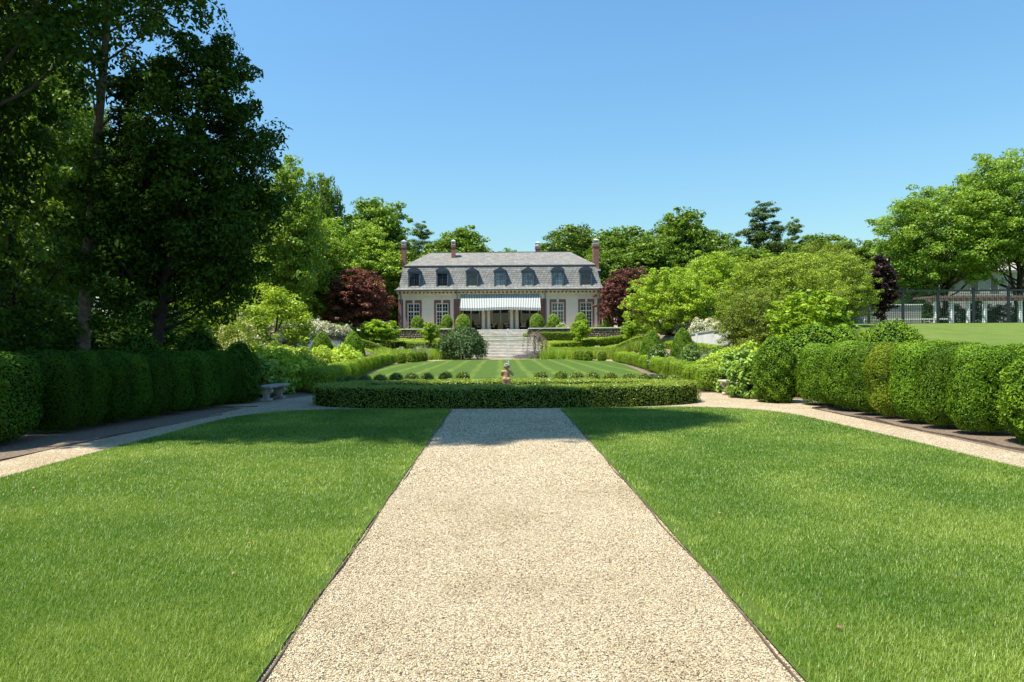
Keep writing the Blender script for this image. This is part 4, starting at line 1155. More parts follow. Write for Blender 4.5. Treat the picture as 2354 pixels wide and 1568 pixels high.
def jet():
    rng = random.Random(8); g = Geo()
    x0, y0 = X(1167.5, 17.9), 17.9
    pts = []; rad = []
    for i in range(26):
        t = i / 25; pts.append((x0 + .006 * math.sin(i * 1.9) + 0.012 * (1 - t) , y0 + .02 * t, .93 + 0.95 * t)); rad.append(.009 + .004 * math.sin(i * 2.7) + (.006 if i in (17, 22) else 0))
    rad[0] = .006; rad[-1] = .003
    g.tube(pts, rad, 6)
    for i in range(90):
        t = rng.random(); r = rng.uniform(.003, .009)
        g.ball((x0 - rng.uniform(-0.02, .12) * (1 - t * .5), y0 + rng.uniform(-.06, .06), .85 + 1.08 * t), (r * .8, r * .8, r * 1.5), 6)
    for i in range(24): g.ball((x0 - .008 + rng.uniform(-.02, .02), y0 + rng.uniform(-.02, .02), 1.86 + rng.uniform(-.05, .07)), rng.uniform(.006, .014), 6)
    tag(obj("water_jet", g, M['water'], None, (0, 0, 0), smooth=True), "thin upright jet of white water with falling drops above the stone figure", "fountain jet")
jet()

def garden_lamp():
    y = 24.0; x = X(1497.5, y)
    r = empty("garden_lamp", (x, y, 0), "small black box lamp with a pale end between the box balls on the right", "lamp")
    g = Geo(); g.box(-.17, .10, -.12, .12, .10, .40); g.tube([(0, 0, -.05), (0, 0, .10)], .02, 8); obj("housing", g, M['dark_paint'], r, bevel=.01)
    g = Geo(); g.box(.102, .19, -.11, .11, .16, .38); obj("lens", g, M['cap'], r, bevel=.02)
garden_lamp()

def bench(loc, rz, label, mat):
    r = empty("stone_bench", loc, label, "bench", "carved stone benches beside the oval hedge", rz)
    g = Geo(); L, W = 1.25, .46
    g.box(-W / 2, W / 2, -L / 2, L / 2, .385, .43); g.box(-W / 2 + .025, W / 2 - .025, -L / 2 + .025, L / 2 - .025, .36, .3849)
    obj("seat", g, mat, r, bevel=.012)
    half = [(.095, .055), (.075, .10), (.080, .16), (.115, .205), (.165, .235), (.185, .275), (.175, .315), (.155, .36)]
    prof = [(.155, 0.0), (.155, .02), (.10, .05)] + half[1:]
    for y in (-.40, .40):
        g = Geo(); poly = [(a, b) for a, b in prof] + [(-a, b) for a, b in prof[::-1]]
        g.prism([(p_[0], p_[1]) for p_ in poly], 'y', y - .055, y + .055)
        for s in (-1, 1):
            g.tube([(s * .125, y - .065, .045), (s * .125, y + .065, .045)], .045, 14); g.tube([(s * .125, y - .072, .045), (s * .125, y + .072, .045)], .020, 10)
            g.tube([(s * .150, y - .062, .285), (s * .150, y + .062, .285)], .036, 14)
        lg = obj("leg", g, mat, r, bevel=.006)
bench((X(625, 18.9), 18.95, 0.004), -0.12, "carved grey stone bench in blue shade beside the left hedge end", M['grey_stone'])
bench((X(1687, 19.2), 19.2, 0.004), 0.10, "carved pale stone bench in the sun, half buried in the hydrangea", simple("pale carved stone", (0.52, 0.44, 0.36), 0.9, 0.2, 12, 0.5))

# ------------------------------------------------------------------ fence, pergola and white house on the right plateau
M['fence'] = simple("dark blue grey fence paint", (0.020, 0.027, 0.033), 0.5, 0.2, 3)
def fence():
    y = 57.0; b = (X(2156, y), y, gz(X(2156, y), y))
    r = empty("mesh_fence", b, "tall dark mesh fence with square posts on the right plateau", "fence")
    posts = [1916, 1997, 2075.5, 2156, 2238, 2318, 2400]
    xs = [X(p_, y) for p_ in posts]
    zb = b[2] - .02; H = 3.02
    for x in xs:
        g = Geo(); g.box(x - .085, x + .085, y - .085, y + .085, zb, zb + H)
        po = obj("post", g, M['fence'], r, b)
        g = Geo(); g.box(x - .14, x + .14, y - .14, y + .14, zb + H + .001, zb + H + .06); 
        obj("post_cap", g, M['fence'], po, b)
    for a, c in zip(xs[:-1], xs[1:]):
        a += .086; c -= .086
        g = Geo(); g.box(a, c, y - .045, y + .045, zb + H - .27, zb + H - .13); obj("rail", g, M['fence'], r, b)
        g = Geo(); g.box(a, c, y - .04, y + .04, zb + .02, zb + .12); obj("rail", g, M['fence'], r, b)
        g = Geo(); n = 15
        for i in range(1, n): 
            x = a + (c - a) * i / n; g.box(x - .012, x + .012, y - .012, y + .012, zb + .121, zb + H - .271)
        for i in range(1, 13):
            z = zb + .12 + (H - .39) * i / 13; g.box(a, c, y + .0121, y + .028, z - .011, z + .011)
        obj("mesh_panel", g, M['fence'], r, b)
fence()

M['pergola_wood'] = simple("weathered brown beams", (0.16, 0.11, 0.09), 0.85, 0.3, 5)
M['white_paint'] = simple("white painted column", (0.72, 0.71, 0.68), 0.6, 0.05, 2)
def pergola():
    y = 66.0; b = (X(2205, y), y, TOP)
    r = empty("pergola", b, "pergola of round white columns and brown beams behind the fence", "pergola")
    z1 = Z(2200, 692, y)
    cx = [X(p_, y) for p_ in (2151, 2187, 2225, 2263, 2345)]
    for i, x in enumerate(cx):
        g = Geo(); g.lathe([(.25, TOP), (.25, TOP + .12), (.20, TOP + .2), (.20, TOP + 1.2), (.17, z1 - .15), (.23, z1)], (x, y, 0), 18)
        obj("column", g, M['white_paint'], r, b)
    g = Geo(); g.box(cx[0] - .8, cx[-1] + .8, y - .3, y - .14, z1 + .002, z1 + .30); g.box(cx[0] - .8, cx[-1] + .8, y + .14, y + .3, z1 + .002, z1 + .30)
    obj("beam", g, M['pergola_wood'], r, b)
    g = Geo(); x = cx[0] - .6
    while x < cx[-1] + .7: g.box(x - .05, x + .05, y - .9, y + 2.6, z1 + .302, z1 + .48); x += .55
    obj("rafters", g, M['pergola_wood'], r, b)
pergola()

M['siding'] = brickmat("white shingle siding", (0.60, 0.58, 0.53), (0.55, 0.53, 0.48), (0.34, 0.33, 0.30), 1, 1, bw=0.6, rh=0.2, ms=0.02, bmp=0.3, var=(0.9, 1.08))
M['shingle'] = brickmat("pale roof shingles", (0.42, 0.38, 0.34), (0.34, 0.31, 0.28), (0.2, 0.18, 0.17), 1, 1, bw=0.5, rh=0.2, ms=0.02, bmp=0.3)
def white_house():
    y0, y1 = 86.0, 95.0; b = (68, y0, TOP)
    r = empty("white_house", b, "white shingled house with pale roof, mostly hidden by the trees on the far right", "house")
    xa, xb = X(2165, y0), X(2470, y0)
    ze = Z(2300, 622, y0)
    g = Geo(); g.box(xa, xb, y0, y1, TOP - .3, ze); obj("wall", g, M['siding'], r, b)
    g = Geo(); g.box(xa - .3, xb + .3, y0 - .35, y0 - .002, ze - .28, ze - .05); obj("fascia", g, M['white_paint'], r, b)
    zt = ze + 3.2
    g = Geo(); g.add([(xa - .3, y0 - .45, ze), (xb + .3, y0 - .45, ze), (xb + .3, y1 + .45, ze), (xa - .3, y1 + .45, ze), (xa + 2.5, (y0 + y1) / 2, zt), (xb - 2.5, (y0 + y1) / 2, zt)],
                     [(0, 1, 5, 4), (1, 2, 5), (2, 3, 4, 5), (3, 0, 4), (3, 2, 1, 0)]); obj("roof", g, M['shingle'], r, b)
    for px in (2240, 2285, 2325, 2350, 2400):
        x = X(px, y0); g = Geo(); g.box(x - .55, x + .55, y0 - .06, y0 - .002, ze - 2.6, ze - .9); w = obj("window", g, M['white_paint'], r, b)
        g = Geo(); g.box(x - .45, x + .45, y0 - .075, y0 - .061, ze - 2.5, ze - 1.0); obj("pane", g, M['pane'], w, b)
    x = X(2270, 90); g = Geo(); g.box(x - .5, x + .5, 90, 91, zt - .6, zt + 1.4); obj("chimney", g, M['brick'], r, b)
white_house()

def terrace_wall2():
    """low grey stone wall with pale coping seen through the left fence panels"""
    y = 63.0; x0, x1 = X(1960, y), X(2118, y); b = ((x0 + x1) / 2, y, TOP)
    r = empty("court_wall", b, "low grey stone wall with a pale coping seen through the left fence panels", "wall")
    zt = Z(2060, 702, y)
    g = Geo(); g.box(x0, x1, y, y + .5, TOP - .2, zt); obj("stonework", g, M['grey_stone'], r, b)
    g = Geo(); g.box(x0 - .1, x1 + .1, y - .1, y + .6, zt + .001, zt + .1); obj("coping", g, M['stone_white'], r, b)
    g = Geo(); z = Z(2060, 734, y - 2); g.box(x0, x1 + 1, y - 2.2, y - 1.9, z - .06, z + .06); obj("hand_rail", g, M['white_paint'], r, b)
    for i in range(7):
        x = x0 + (x1 - x0) * i / 6; g = Geo(); g.box(x - .05, x + .05, y - 2.12, y - 1.98, TOP - .1, z - .061); obj("rail_post", g, M['white_paint'], r, b)
terrace_wall2()

# ------------------------------------------------------------------ trees
def foliage(rng, C, R, n_per, L, W, flat=0.6, up=0.5, tint_c=None, droop=0.0, tintb=0.0):
    m = len(C); idx = np.repeat(np.arange(m), n_per); n = len(idx)
    D = sph(rng, n); r = R[idx] * (0.35 + 0.65 * rng.uniform(size=n) ** 0.6)
    P = C[idx] + D * r[:, None] * np.array([1, 1, flat])
    P[:, 2] -= droop * (r / R[idx]) ** 2 * R[idx] * rng.uniform(0.3, 1, n)
    N = D * 0.8 + np.array([0, 0, up]) + rng.normal(0, 0.55, (n, 3))
    V, q = leaf_quads(rng, P, N, L, W)
    tc = rng.normal(0, 0.13, m) if tint_c is None else tint_c
    t = np.clip(0.45 + tc[idx] + rng.normal(0, 0.18, n) + tintb, 0, 1)
    return V, q, t

def tree(name, seed, H, z0, prof, nl, cl_r, n_cl, n_per, L, W, lm, bark, tr, lean=(0, 0), flat=0.6, up=0.5, cat="tree", droop=0.0, spread=0.55, lobe=0.55, limb=0.22, sprig=0.18, multi=1, lobeflat=1.0, hull=0.30):
    rng = np.random.default_rng(seed)
    root = empty(name, (0, 0, 0), name.replace("_", " "), cat)
    lean = np.array(lean, float)
    def axis(z): 
        t = z / H; return np.array([lean[0] * t ** 1.2, lean[1] * t ** 1.2, z])
    C = []; R = []; lobes = []
    for i in range(nl):
        t = (i + 0.5) / nl; z = z0 + (H - z0) * t
        rad = prof(t); a = i * 2.399 + rng.uniform(-.4, .4)
        lr = max(0.35 * cl_r, rad * lobe * rng.uniform(0.75, 1.2))
        off = max(0.0, rad - lr) * rng.uniform(0.75, 1.1) if rad > lr else 0
        c = axis(z) + np.array([math.cos(a), math.sin(a), 0]) * off
        c[2] = min(c[2], H - lr * 0.75 * lobeflat)
        lobes.append((c, lr))
    w = np.array([l_[1] ** 2 for l_ in lobes]); cnt = np.maximum(1, (n_cl * w / w.sum()).astype(int))
    for (c, lr), k in zip(lobes, cnt):
        D = sph(rng, k); D[:, 2] += 0.15; D = unit(D)
        rr = lr * np.where(rng.uniform(size=k) < sprig, rng.uniform(1.0, 1.28, k), rng.uniform(0.55, 1.0, k))
        C.append(c + D * rr[:, None] * np.array([1, 1, lobeflat])); R.append(cl_r * rng.uniform(0.6, 1.25, k) * np.where(rr > lr, 0.7, 1))
    C = np.concatenate(C); R = np.concatenate(R)
    k = C[:, 2] > z0 * 0.6 + 0.1; C = C[k]; R = R[k]
    V, q, t = foliage(rng, C, R, n_per, L, W, flat, up, droop=droop)
    # trunk and limbs
    g = Geo()
    for mt in range(multi):
        off = np.array([0, 0, 0]) if multi == 1 else np.array([math.cos(mt * 6.283 / multi + .5), math.sin(mt * 6.283 / multi + .5), 0])
        pts = []; rad = []
        top = H * 0.86
        for i in range(12):
            z = top * i / 11; p = axis(z) + off * (0.25 * tr + 0.16 * z * (1 if multi > 1 else 0)) + np.array([rng.normal(0, tr * .18), rng.normal(0, tr * .18), 0]) * (i > 0)
            pts.append(p if i else p + np.array([0, 0, -0.15])); rad.append(max(0.012, tr * (1.25 if i == 0 else 1.0) * (1 - 0.93 * (i / 11) ** 1.1) / math.sqrt(multi)))
        g.tube(pts, rad, 10)
    for (c, lr) in lobes:
        h = np.hypot(*(c[:2] - axis(c[2])[:2]))
        zs = max(z0 * 0.55, c[2] - h * rng.uniform(0.5, 0.9) - lr * .3); a = axis(zs)
        r0 = max(0.015, tr * limb * (1 - zs / H) * 1.6)
        mid = (a * 0.5 + c * 0.5) + np.array([0, 0, -h * 0.12])
        g.tube([a, mid, c, c + (c - mid) * .35], [r0, r0 * .7, r0 * .42, r0 * .15], 6)
        for b in range(3):
            d = sph(rng, 1)[0] * lr * .8; g.tube([mid * .3 + c * .7, c + d * .6, c + d], [r0 * .4, r0 * .25, r0 * .08], 5)
    obj("trunk", g, bark, root, smooth=True)
    np_obj("crown", [(V, q, 0, t)], [lm], root)
    return root

def bell(pk=0.4, lo=0.3, hi=0.05):
    """radius profile: lo at the bottom, 1 at pk, hi at the top"""
    def f(t): return lo + (1 - lo) * math.sin(min(t / pk, 1) * math.pi / 2) if t < pk else hi + (1 - hi) * math.cos(min((t - pk) / (1 - pk), 1) * math.pi / 2) ** 0.8
    return f
def sc(f, R): return lambda t: R * f(t)

# --- prototypes
oak = [tree("broadleaf_tree", 100 + i, 15, 3.0, sc(bell(.5, .5, .25), 5.0), 44, 0.85, 620, 46, 0.36, 0.22, M['oak'], M['bark'], 0.28, lobe=.46) for i in range(3)]
maple = [tree("maple_tree", 110 + i, 14, 2.0, sc(bell(.4, .6, .15), 4.4), 40, 0.75, 620, 48, 0.30, 0.18, M['maple'], M['bark'], 0.24, lobe=.46, up=.7) for i in range(2)]
forest = [tree("forest_tree", 120 + i, 16, 2.5, sc(bell(.4, .55, .2), 4.2), 32, 0.75, 420, 62, 0.24, 0.12, M['forest'], M['bark_dark'], 0.24, lobe=.42, droop=.3) for i in range(3)]
forest_l = tree("forest_tree", 125, 14, 1.5, sc(bell(.45, .5, .2), 4.2), 32, 0.7, 420, 60, 0.22, 0.12, M['forest_sunlit'], M['bark_dark'], 0.22, lobe=.42, droop=.25)
locust = tree("locust_tree", 130, 14, 4.9, sc(bell(.55, .85, .35), 6.6), 54, 0.85, 900, 60, 0.27, 0.14, M['locust'], M['bark_dark'], 0.30, lobe=.36, flat=.5, up=.9, multi=4, lobeflat=.6, droop=.25)
pine = tree("pine_tree", 135, 19, 5.0, lambda t: 5.0 * (1 - t) ** 0.55 * (0.72 + .28 * math.sin(t * 31)) + .8, 40, 0.78, 760, 60, 0.40, 0.10, M['pine'], M['bark'], 0.26, lobe=.36, flat=.42, up=.9, lobeflat=.36, limb=.2, sprig=.3)
katsura = tree("small_tree", 140, 6.0, 0.7, sc(bell(.42, .75, .25), 3.9), 44, 0.42, 640, 60, 0.155, 0.095, M['katsura'], M['bark'], 0.14, lobe=.34, up=.75, multi=3)
olive = tree("small_tree", 141, 5.6, 0.4, sc(bell(.45, .75, .3), 3.7), 46, 0.40, 700, 60, 0.135, 0.075, M['olive'], M['bark'], 0.14, lobe=.34, up=.6, multi=3)
purple = tree("purple_maple", 142, 6.3, 0.6, sc(bell(.42, .62, .25), 3.9), 40, 0.42, 620, 60, 0.20, 0.10, M['purple'], M['bark_dark'], 0.17, lobe=.36, up=.8, flat=.5, droop=.35)
plum = tree("columnar_plum", 143, 5.6, 0.5, sc(bell(.5, .35, .2), 1.0), 22, 0.26, 260, 45, 0.16, 0.10, M['plum'], M['bark_dark'], 0.09, lobe=.55, up=.5)
limetree = tree("standard_shrub", 144, 2.6, 1.05, sc(bell(.5, .75, .45), 1.15), 16, 0.24, 170, 46, 0.13, 0.085, M['lime'], M['bark'], 0.07, lobe=.45, up=.6, multi=3)
young = tree("young_tree", 145, 3.9, 0.5, sc(bell(.42, .7, .2), 1.65), 34, 0.26, 420, 14, 0.19, 0.14, M['lime'], M['bark'], 0.06, lobe=.34, up=.4, sprig=.5)

def tree_at(proto, H0, px, Y, top, wscale, label, group=None, rz=None, base=None):
    x = X(px, Y); g0 = gz(x, Y) if base is None else base
    h = Z(px, top, Y) - g0
    return place(proto, (x, Y, g0), px * 0.37 if rz is None else rz, (wscale, wscale, h / H0), label, group)

GTB = "trees behind the mansion"
GTL = "trees left of the mansion"
for (p_, px, Y, top, w, lab) in (
    (oak[0], 1062, 101, 529, 1.25, "rounded olive-green tree rising over the mansion roof left of its middle"),
    (oak[1], 1320, 104, 518, 1.3, "broad tree behind the mansion, just right of the third chimney"),
    (oak[2], 1425, 100, 525, 1.35, "broad tree behind the right end chimney"),
    (oak[0], 1568, 98, 490, 1.25, "tallest round-headed oak right of the mansion"),
    (oak[1], 1645, 104, 535, 1.1, "smaller oak between the tall round oak and the pine"),
    (oak[2], 1495, 92, 545, 1.1, "lower dark tree behind the right purple maple"),
    (oak[1], 1400, 90, 575, 1.0, "lower dark tree close behind the right house corner"),
    (oak[0], 1715, 90, 575, 1.1, "dark rounded tree below the pine"),
    (oak[2], 1880, 104, 542, 1.25, "distant tree right of the pine on the skyline"),
    (oak[0], 1965, 98, 556, 1.2, "distant low tree left of the right-hand locust trees"),
    (oak[1], 2060, 100, 545, 1.2, "distant tree showing behind the plum column"),
    (oak[0], 1810, 92, 565, 1.1, "low dark tree behind the olive-green shrub trees"),
    (oak[1], 1170, 118, 572, 0.6, "far tree showing its tip just above the roof ridge")):
    tree_at(p_, 15, px, Y, top, w, lab, GTB)
tree_at(pine, 19, 1758, 94, 460, 1.0, "tall flat-tiered pine on the right skyline", "pines on the skyline")
tree_at(pine, 19, 1828, 97, 498, 0.55, "slender pine top beside the tall flat-tiered pine", "pines on the skyline")
tree_at(pine, 19, 968, 106, 508, 0.8, "dark pine behind the left end chimney", "pines on the skyline")
for (p_, px, Y, top, w, lab) in (
    (maple[0], 665, 62, 355, 0.80, "tallest light-green tree left of the mansion, beside the dark wood"),
    (oak[1], 745, 86, 402, 0.62, "dark-topped tree rising behind the light-green trees on the left"),
    (oak[2], 868, 92, 460, 1.25, "broad dark tree left of the left end chimney"),
    (maple[1], 850, 80, 520, 1.1, "bright light-green maple above the left purple maple"),
    (maple[0], 760, 76, 500, 0.95, "leafy green tree between the tall light tree and the bright maple"),
    (maple[1], 700, 70, 470, 0.90, "light-green tree below the tallest one, edge of the dark wood"),
    (oak[0], 915, 90, 560, 0.9, "lower tree tucked behind the left end of the mansion"),
    (maple[0], 640, 78, 520, 0.9, "half hidden green tree behind the edge of the dark wood")):
    tree_at(p_, 15 if p_ in oak else 14, px, Y, top, w, lab, GTL)
tree_at(purple, 6.3, 815, 72.5, 618, 1.2, "round purple maple left of the mansion", "purple maples flanking the mansion")
tree_at(purple, 6.3, 1455, 72.5, 616, 1.06, "purple maple at the right corner of the mansion", "purple maples flanking the mansion")

# right side: small trees on the bank, plum column, locusts
tree_at(katsura, 6, 1548, 52, 620, 0.95, "light-green spreading tree behind the right white wall", "small trees on the right bank")
tree_at(katsura, 6, 1640, 56, 585, 1.0, "taller light-green tree behind the spreading one on the right bank", "small trees on the right bank", rz=2.0)
tree_at(olive, 5.6, 1800, 40, 590, 1.0, "large olive-green tree filling the middle of the right bank", "small trees on the right bank")
tree_at(olive, 5.6, 1905, 45, 585, 0.86, "olive-green tree just left of the plum column", "small trees on the right bank", rz=1.1)
tree_at(olive, 5.6, 1740, 33, 668, 0.62, "low olive-green shrub tree over the near end of the right white wall", "small trees on the right bank", rz=2.7)
tree_at(olive, 5.6, 1890, 62, 562, 1.0, "farther olive-green tree rising above the others on the right bank", "small trees on the right bank", rz=4.1)
tree_at(young, 3.9, 1862, 26, 668, 1.0, "young tree with large bright lime leaves behind the right yew mounds")
tree_at(plum, 5.6, 2026, 50, 583, 1.3, "dark plum-leaved columnar tree left of the mesh fence")
tree_at(locust, 14, 2165, 77, 432, 1.10, "spreading light-green locust tree behind the mesh fence", "locust trees on the right")
tree_at(locust, 14, 2345, 75, 345, 1.13, "taller locust tree cut by the right edge of the photo", "locust trees on the right", rz=2.2)
tree_at(maple[1], 14, 2110, 78, 560, 0.7, "low green tree behind the fence left of the pergola", "locust trees on the right")

# lollipop shrubs
for px, Y, top, w, lab in ((857, 63, 738, 1.15, "lime-green standard shrub, left one of the pair before the left purple maple"), (893, 64, 741, 1.0, "lime-green standard shrub, right one of the pair before the left purple maple"),
                           (988, 64.5, 744, 0.88, "lime-green standard shrub before the left terrace wall"), (1335, 65, 738, 0.9, "lime-green standard shrub before the right terrace wall"),
                           (1453, 63.5, 738, 0.98, "lime-green standard shrub below the right purple maple")):
    tree_at(limetree, 2.6, px, Y, top, w, lab, "lime-green standard shrubs")

# --- the dark wood on the left
tall = tree("forest_tree", 150, 22, 9.0, sc(bell(.3, .75, .25), 3.7), 36, 0.58, 380, 60, 0.20, 0.10, M['forest'], M['bark_grey'], 0.185, lean=(1.9, 0), lobe=.36, droop=.5, spread=.6)
tall["label"] = "tall leaning forest tree with a bare trunk behind the left hedge"
place(tall, (X(186, 20), 20, gz(X(186, 20), 20)), 0.0, (1, 1, 1))
tall2 = tree("forest_tree", 151, 10.7, 3.0, sc(bell(.30, .9, .22), 2.9), 46, 0.48, 760, 80, 0.15, 0.075, M['forest'], M['bark_dark'], 0.20, lean=(2.0, 0), lobe=.40, droop=.45)
tall2["label"] = "dense dark forest tree forming the right edge of the wood"
x = X(345, 20); place(tall2, (x, 20, gz(x, 20)), 0.0, (1, 1, 1))
tall3 = tree("forest_tree", 152, 19, 7.6, sc(bell(.4, .75, .2), 3.4), 30, 0.6, 460, 75, 0.15, 0.075, M['forest'], M['bark_dark'], 0.20, lobe=.36, droop=.5)
tall3["label"] = "nearest forest tree at the photo's left edge, its branches hanging in from the top"
place(tall3, (-10.6, 14.2, 0.1), 0.8, (1, 1, 1))
GW = "trees of the dark left wood"
for o in bpy.data.objects:
    if o.name.startswith("forest_tree") and o.parent is None: o["group"] = GW
wood = [(-15.5, 18, 19, .85), (-17.5, 24.5, 13, .8), (-15.6, 12.0, 19, .9), (-19.0, 27.5, 14, .9), (-21, 31, 12, .9), (-25, 36, 17, 1.0), (-25.5, 41, 14, .95), (-33, 30, 18, 1.1), (-32, 45, 20, 1.2),
        (-27, 48, 16, 1.1), (-30, 40, 18, 1.1), (-36, 52, 19, 1.3), (-23, 54, 13, .9)]
desc = ["just behind the leaning trunk", "low, behind the leaning trunk", "beside the nearest tree, left edge of the photo", "in the third row, left part of the wood", "low, in the middle of the wood", "above the sunlit bushes",
        "low, above the sunlit bushes, farther back", "deep at the left edge of the photo", "farther back at the left edge", "far back, left of the tall light-green tree", "tall and deep in the wood", "farthest back in the wood", "low and far back beside the tall light-green tree"]
for i, ((x, y, h, w), d_) in enumerate(zip(wood, desc)):
    pr = forest_l if i in (1, 3, 4, 5, 10) else forest[i % 3]
    place(pr, (x, y, gz(x, y) - .1), i * 1.7, (w, w, h / (14 if pr is forest_l else 16)), "dark forest tree " + d_ if pr is not forest_l else "forest tree with sunlight-coloured leaves " + d_, GW)
# trees that stand beside the camera's left: their crowns are out of the frame, their shade falls over the crossing
shade = tree("forest_tree", 155, 30, 20.5, sc(bell(.45, .7, .3), 2.9), 34, 0.8, 760, 60, 0.26, 0.15, M['forest'], M['bark_dark'], 0.30, lean=(3.8, -3.3), lobe=.46, droop=.3)
place(shade, (-12.2, 12.1, 0), 0, (1, 1, 1), "very tall dark forest tree shading the crossing, outside the photo on the left", GW)
place(shade, (-13.2, 13.1, 0), 0, (1.0, 1.0, .80), "tall dark forest tree beside the very tall one, outside the photo on the left", GW)
place(shade, (-14.8, 13.5, 0), 0, (1.0, 1.0, .66), "lower dark forest tree behind the tall ones, outside the photo on the left", GW)
place(shade, (-14.7, 15.6, 0), 0, (0.9, 0.9, .82), "dark forest tree shading the oval hedge, outside the photo on the left", GW)

# distant trees closing the view on both sides
far = [(-75, 70, 19), (-62, 62, 18), (-52, 72, 19), (-44, 64, 17), (-36, 70, 18), (-68, 52, 19), (-55, 48, 18), (-46, 40, 17), (-30, 84, 17), (-40, 92, 18), (-22, 98, 15), (-30, 104, 16), (-55, 100, 19), (-14, 108, 13), (-4, 122, 11), (8, 124, 11), (22, 112, 14), (34, 118, 15), (45, 112, 15), (54, 118, 15), (64, 112, 15), (76, 118, 15), (86, 104, 15), (95, 92, 15), (100, 76, 15), (28, 80, 9), (38, 84, 9), (-20, 88, 8), (-27, 78, 8), (-34, 80, 9), (-15.5, 92, 9)]
for i, (x, y, h) in enumerate(far):
    place((oak + maple)[i % 5], (x, y, gz(x, y) - .1), i * 1.3, (1.05, 1.05, h / (15 if i % 5 < 3 else 14)), "distant tree in the tree line round the garden, %s counted from the left wood" % ORD[i], "distant tree line")

# --- bushes at the foot of the wood and in the beds
def bush(name, seed, R, H, n_cl, n_per, cl_r, L, W, lm, up=.6, flat=.7, blossom=0, bl_mat=None, stems=6):
    rng = np.random.default_rng(seed)
    D = sph(rng, n_cl); D[:, 2] = np.abs(D[:, 2]); rr = rng.uniform(0.5, 1.0, n_cl) ** 0.5
    C = D * rr[:, None] * np.array([R - cl_r * .6, R - cl_r * .6, H - cl_r * .6]); C[:, 2] += cl_r * .35
    V, q, t = foliage(rng, C, cl_r * rng.uniform(.6, 1.25, n_cl), n_per, L, W, flat, up)
    V[:, 2] = np.maximum(V[:, 2], 0.02)
    ch = [(V, q, 0, t)]
    g = Geo()
    for i in range(stems):
        c = C[rng.integers(n_cl)]; g.tube([(c[0] * .1, c[1] * .1, -.05), (c[0] * .5, c[1] * .5, c[2] * .55), tuple(c)], [.03 * R, .02 * R, .008 * R], 5)
    ch += geo_chunk(g, 1)
    mats = [lm, M['bark_dark']]
    if blossom:
        o_ = D[:, 2] > 0.05
        Cb = C[o_][rng.integers(0, o_.sum(), blossom)] * np.array([1.02, 1.02, 1.06])
        V, q, t = foliage(rng, Cb, np.full(blossom, cl_r * .9), 9, L * .8, L * .75, .9, .6)
        ch.append((V, q, 2, t)); mats.append(bl_mat)
    o = np_obj(name, ch, mats)
    return tag(o, name.replace("_", " "), "shrub")

def bush_at(proto, px, Y, top, w, label, group=None, rz=None, H0=1.0, base=None, cat=None):
    x = X(px, Y); g0 = gz(x, Y) if base is None else base
    return place(proto, (x, Y, g0), px * .41 if rz is None else rz, (w, w, (Z(px, top, Y) - g0) / H0), label, group)

sunb = bush("woodland_bush", 160, 2.2, 3.6, 150, 46, 0.40, 0.16, 0.10, M['katsura'])
for px, Y, top, w, lab in ((420, 34, 655, 1.15, "sunlit yellow-green bush at the foot of the wood, left one"), (520, 36, 668, 1.1, "sunlit yellow-green bush at the foot of the wood, middle one"), (628, 40, 655, 1.15, "sunlit yellow-green bush at the wood's right edge, above the short cone"),
                           (345, 31, 700, 0.9, "partly shaded bush at the foot of the wood, left of the sunlit ones"), (585, 44, 690, 1.0, "green bush half in the shadow of the dense forest tree")):
    bush_at(sunb, px, Y, top, w, lab, "bushes at the foot of the wood", H0=3.6)
darkb = bush("woodland_bush", 161, 1.7, 2.8, 120, 46, 0.36, 0.15, 0.085, M['forest'])
for px, Y, top, w, lab in ((60, 19, 690, 1.1, "dark understory bush at the photo's left edge behind the hedge"), (150, 22, 720, 1.0, "dark understory bush left of the leaning trunk"), (245, 24, 700, 1.15, "dark understory bush right of the leaning trunk"),
                           (350, 25, 725, 1.0, "dark understory bush behind the wide yew mound"), (400, 28, 700, 1.1, "dark understory bush left of the shade-toned yew mound"), (20, 26, 640, 1.3, "taller dark understory bush far left in the wood"), (120, 30, 650, 1.4, "tall dark understory bush deep behind the leaning trunk"),
                           (270, 33, 655, 1.4, "tall dark understory bush deep in the wood behind the hedge")):
    bush_at(darkb, px, Y, top, w, lab, "dark bushes under the wood", H0=2.8)
paleb = bush("blossoming_bush", 162, 1.7, 2.4, 130, 40, 0.32, 0.11, 0.06, M['olive'], blossom=120, bl_mat=M['white'])
bush_at(paleb, 548, 27, 728, 0.78, "pale greenish bush with cream flowers behind the end of the left hedge", H0=2.4)
bush_at(paleb, 672, 41, 742, 0.75, "loose pale bush spilling over the near end of the left white wall", H0=2.4)

wh = bush("white_flower_shrub", 163, 1.3, 1.1, 110, 26, 0.24, 0.13, 0.08, M['silver'], blossom=230, bl_mat=M['white'])
GWH = "white flowering shrubs above the retaining walls"
for side, sx, n_ in (("left", -1, 9), ("right", 1, 8)):
    for i in range(n_):
        y = 41.5 + i * 2.25; x = sx * (14.0 + 0.6 * (i % 2))
        o = place(wh, (x, y, gz(x, y) - .05), i * 1.9, (1.05, 1.05, 1.0 + .12 * math.sin(i * 2.3)), "white flowering shrub above the %s retaining wall, %s from its near end" % (side, ORD[i]), GWH)
grn = bush("low_green_shrub", 164, 1.5, 1.1, 90, 40, 0.30, 0.14, 0.07, M['katsura'])
for i, (px, Y, top, w, lab) in enumerate(((690, 60, 738, 1.2, "low green shrub above the white blossom, left end"), (735, 62, 740, 1.2, "low green shrub above the white blossom, middle"), (778, 62, 742, 1.1, "low green shrub above the white blossom near the left purple maple"),
                                          (1600, 58, 745, 1.0, "low green shrub above the right white blossom"))):
    bush_at(grn, px, Y, top, w, lab, "low green shrubs above the blossom", H0=1.1)

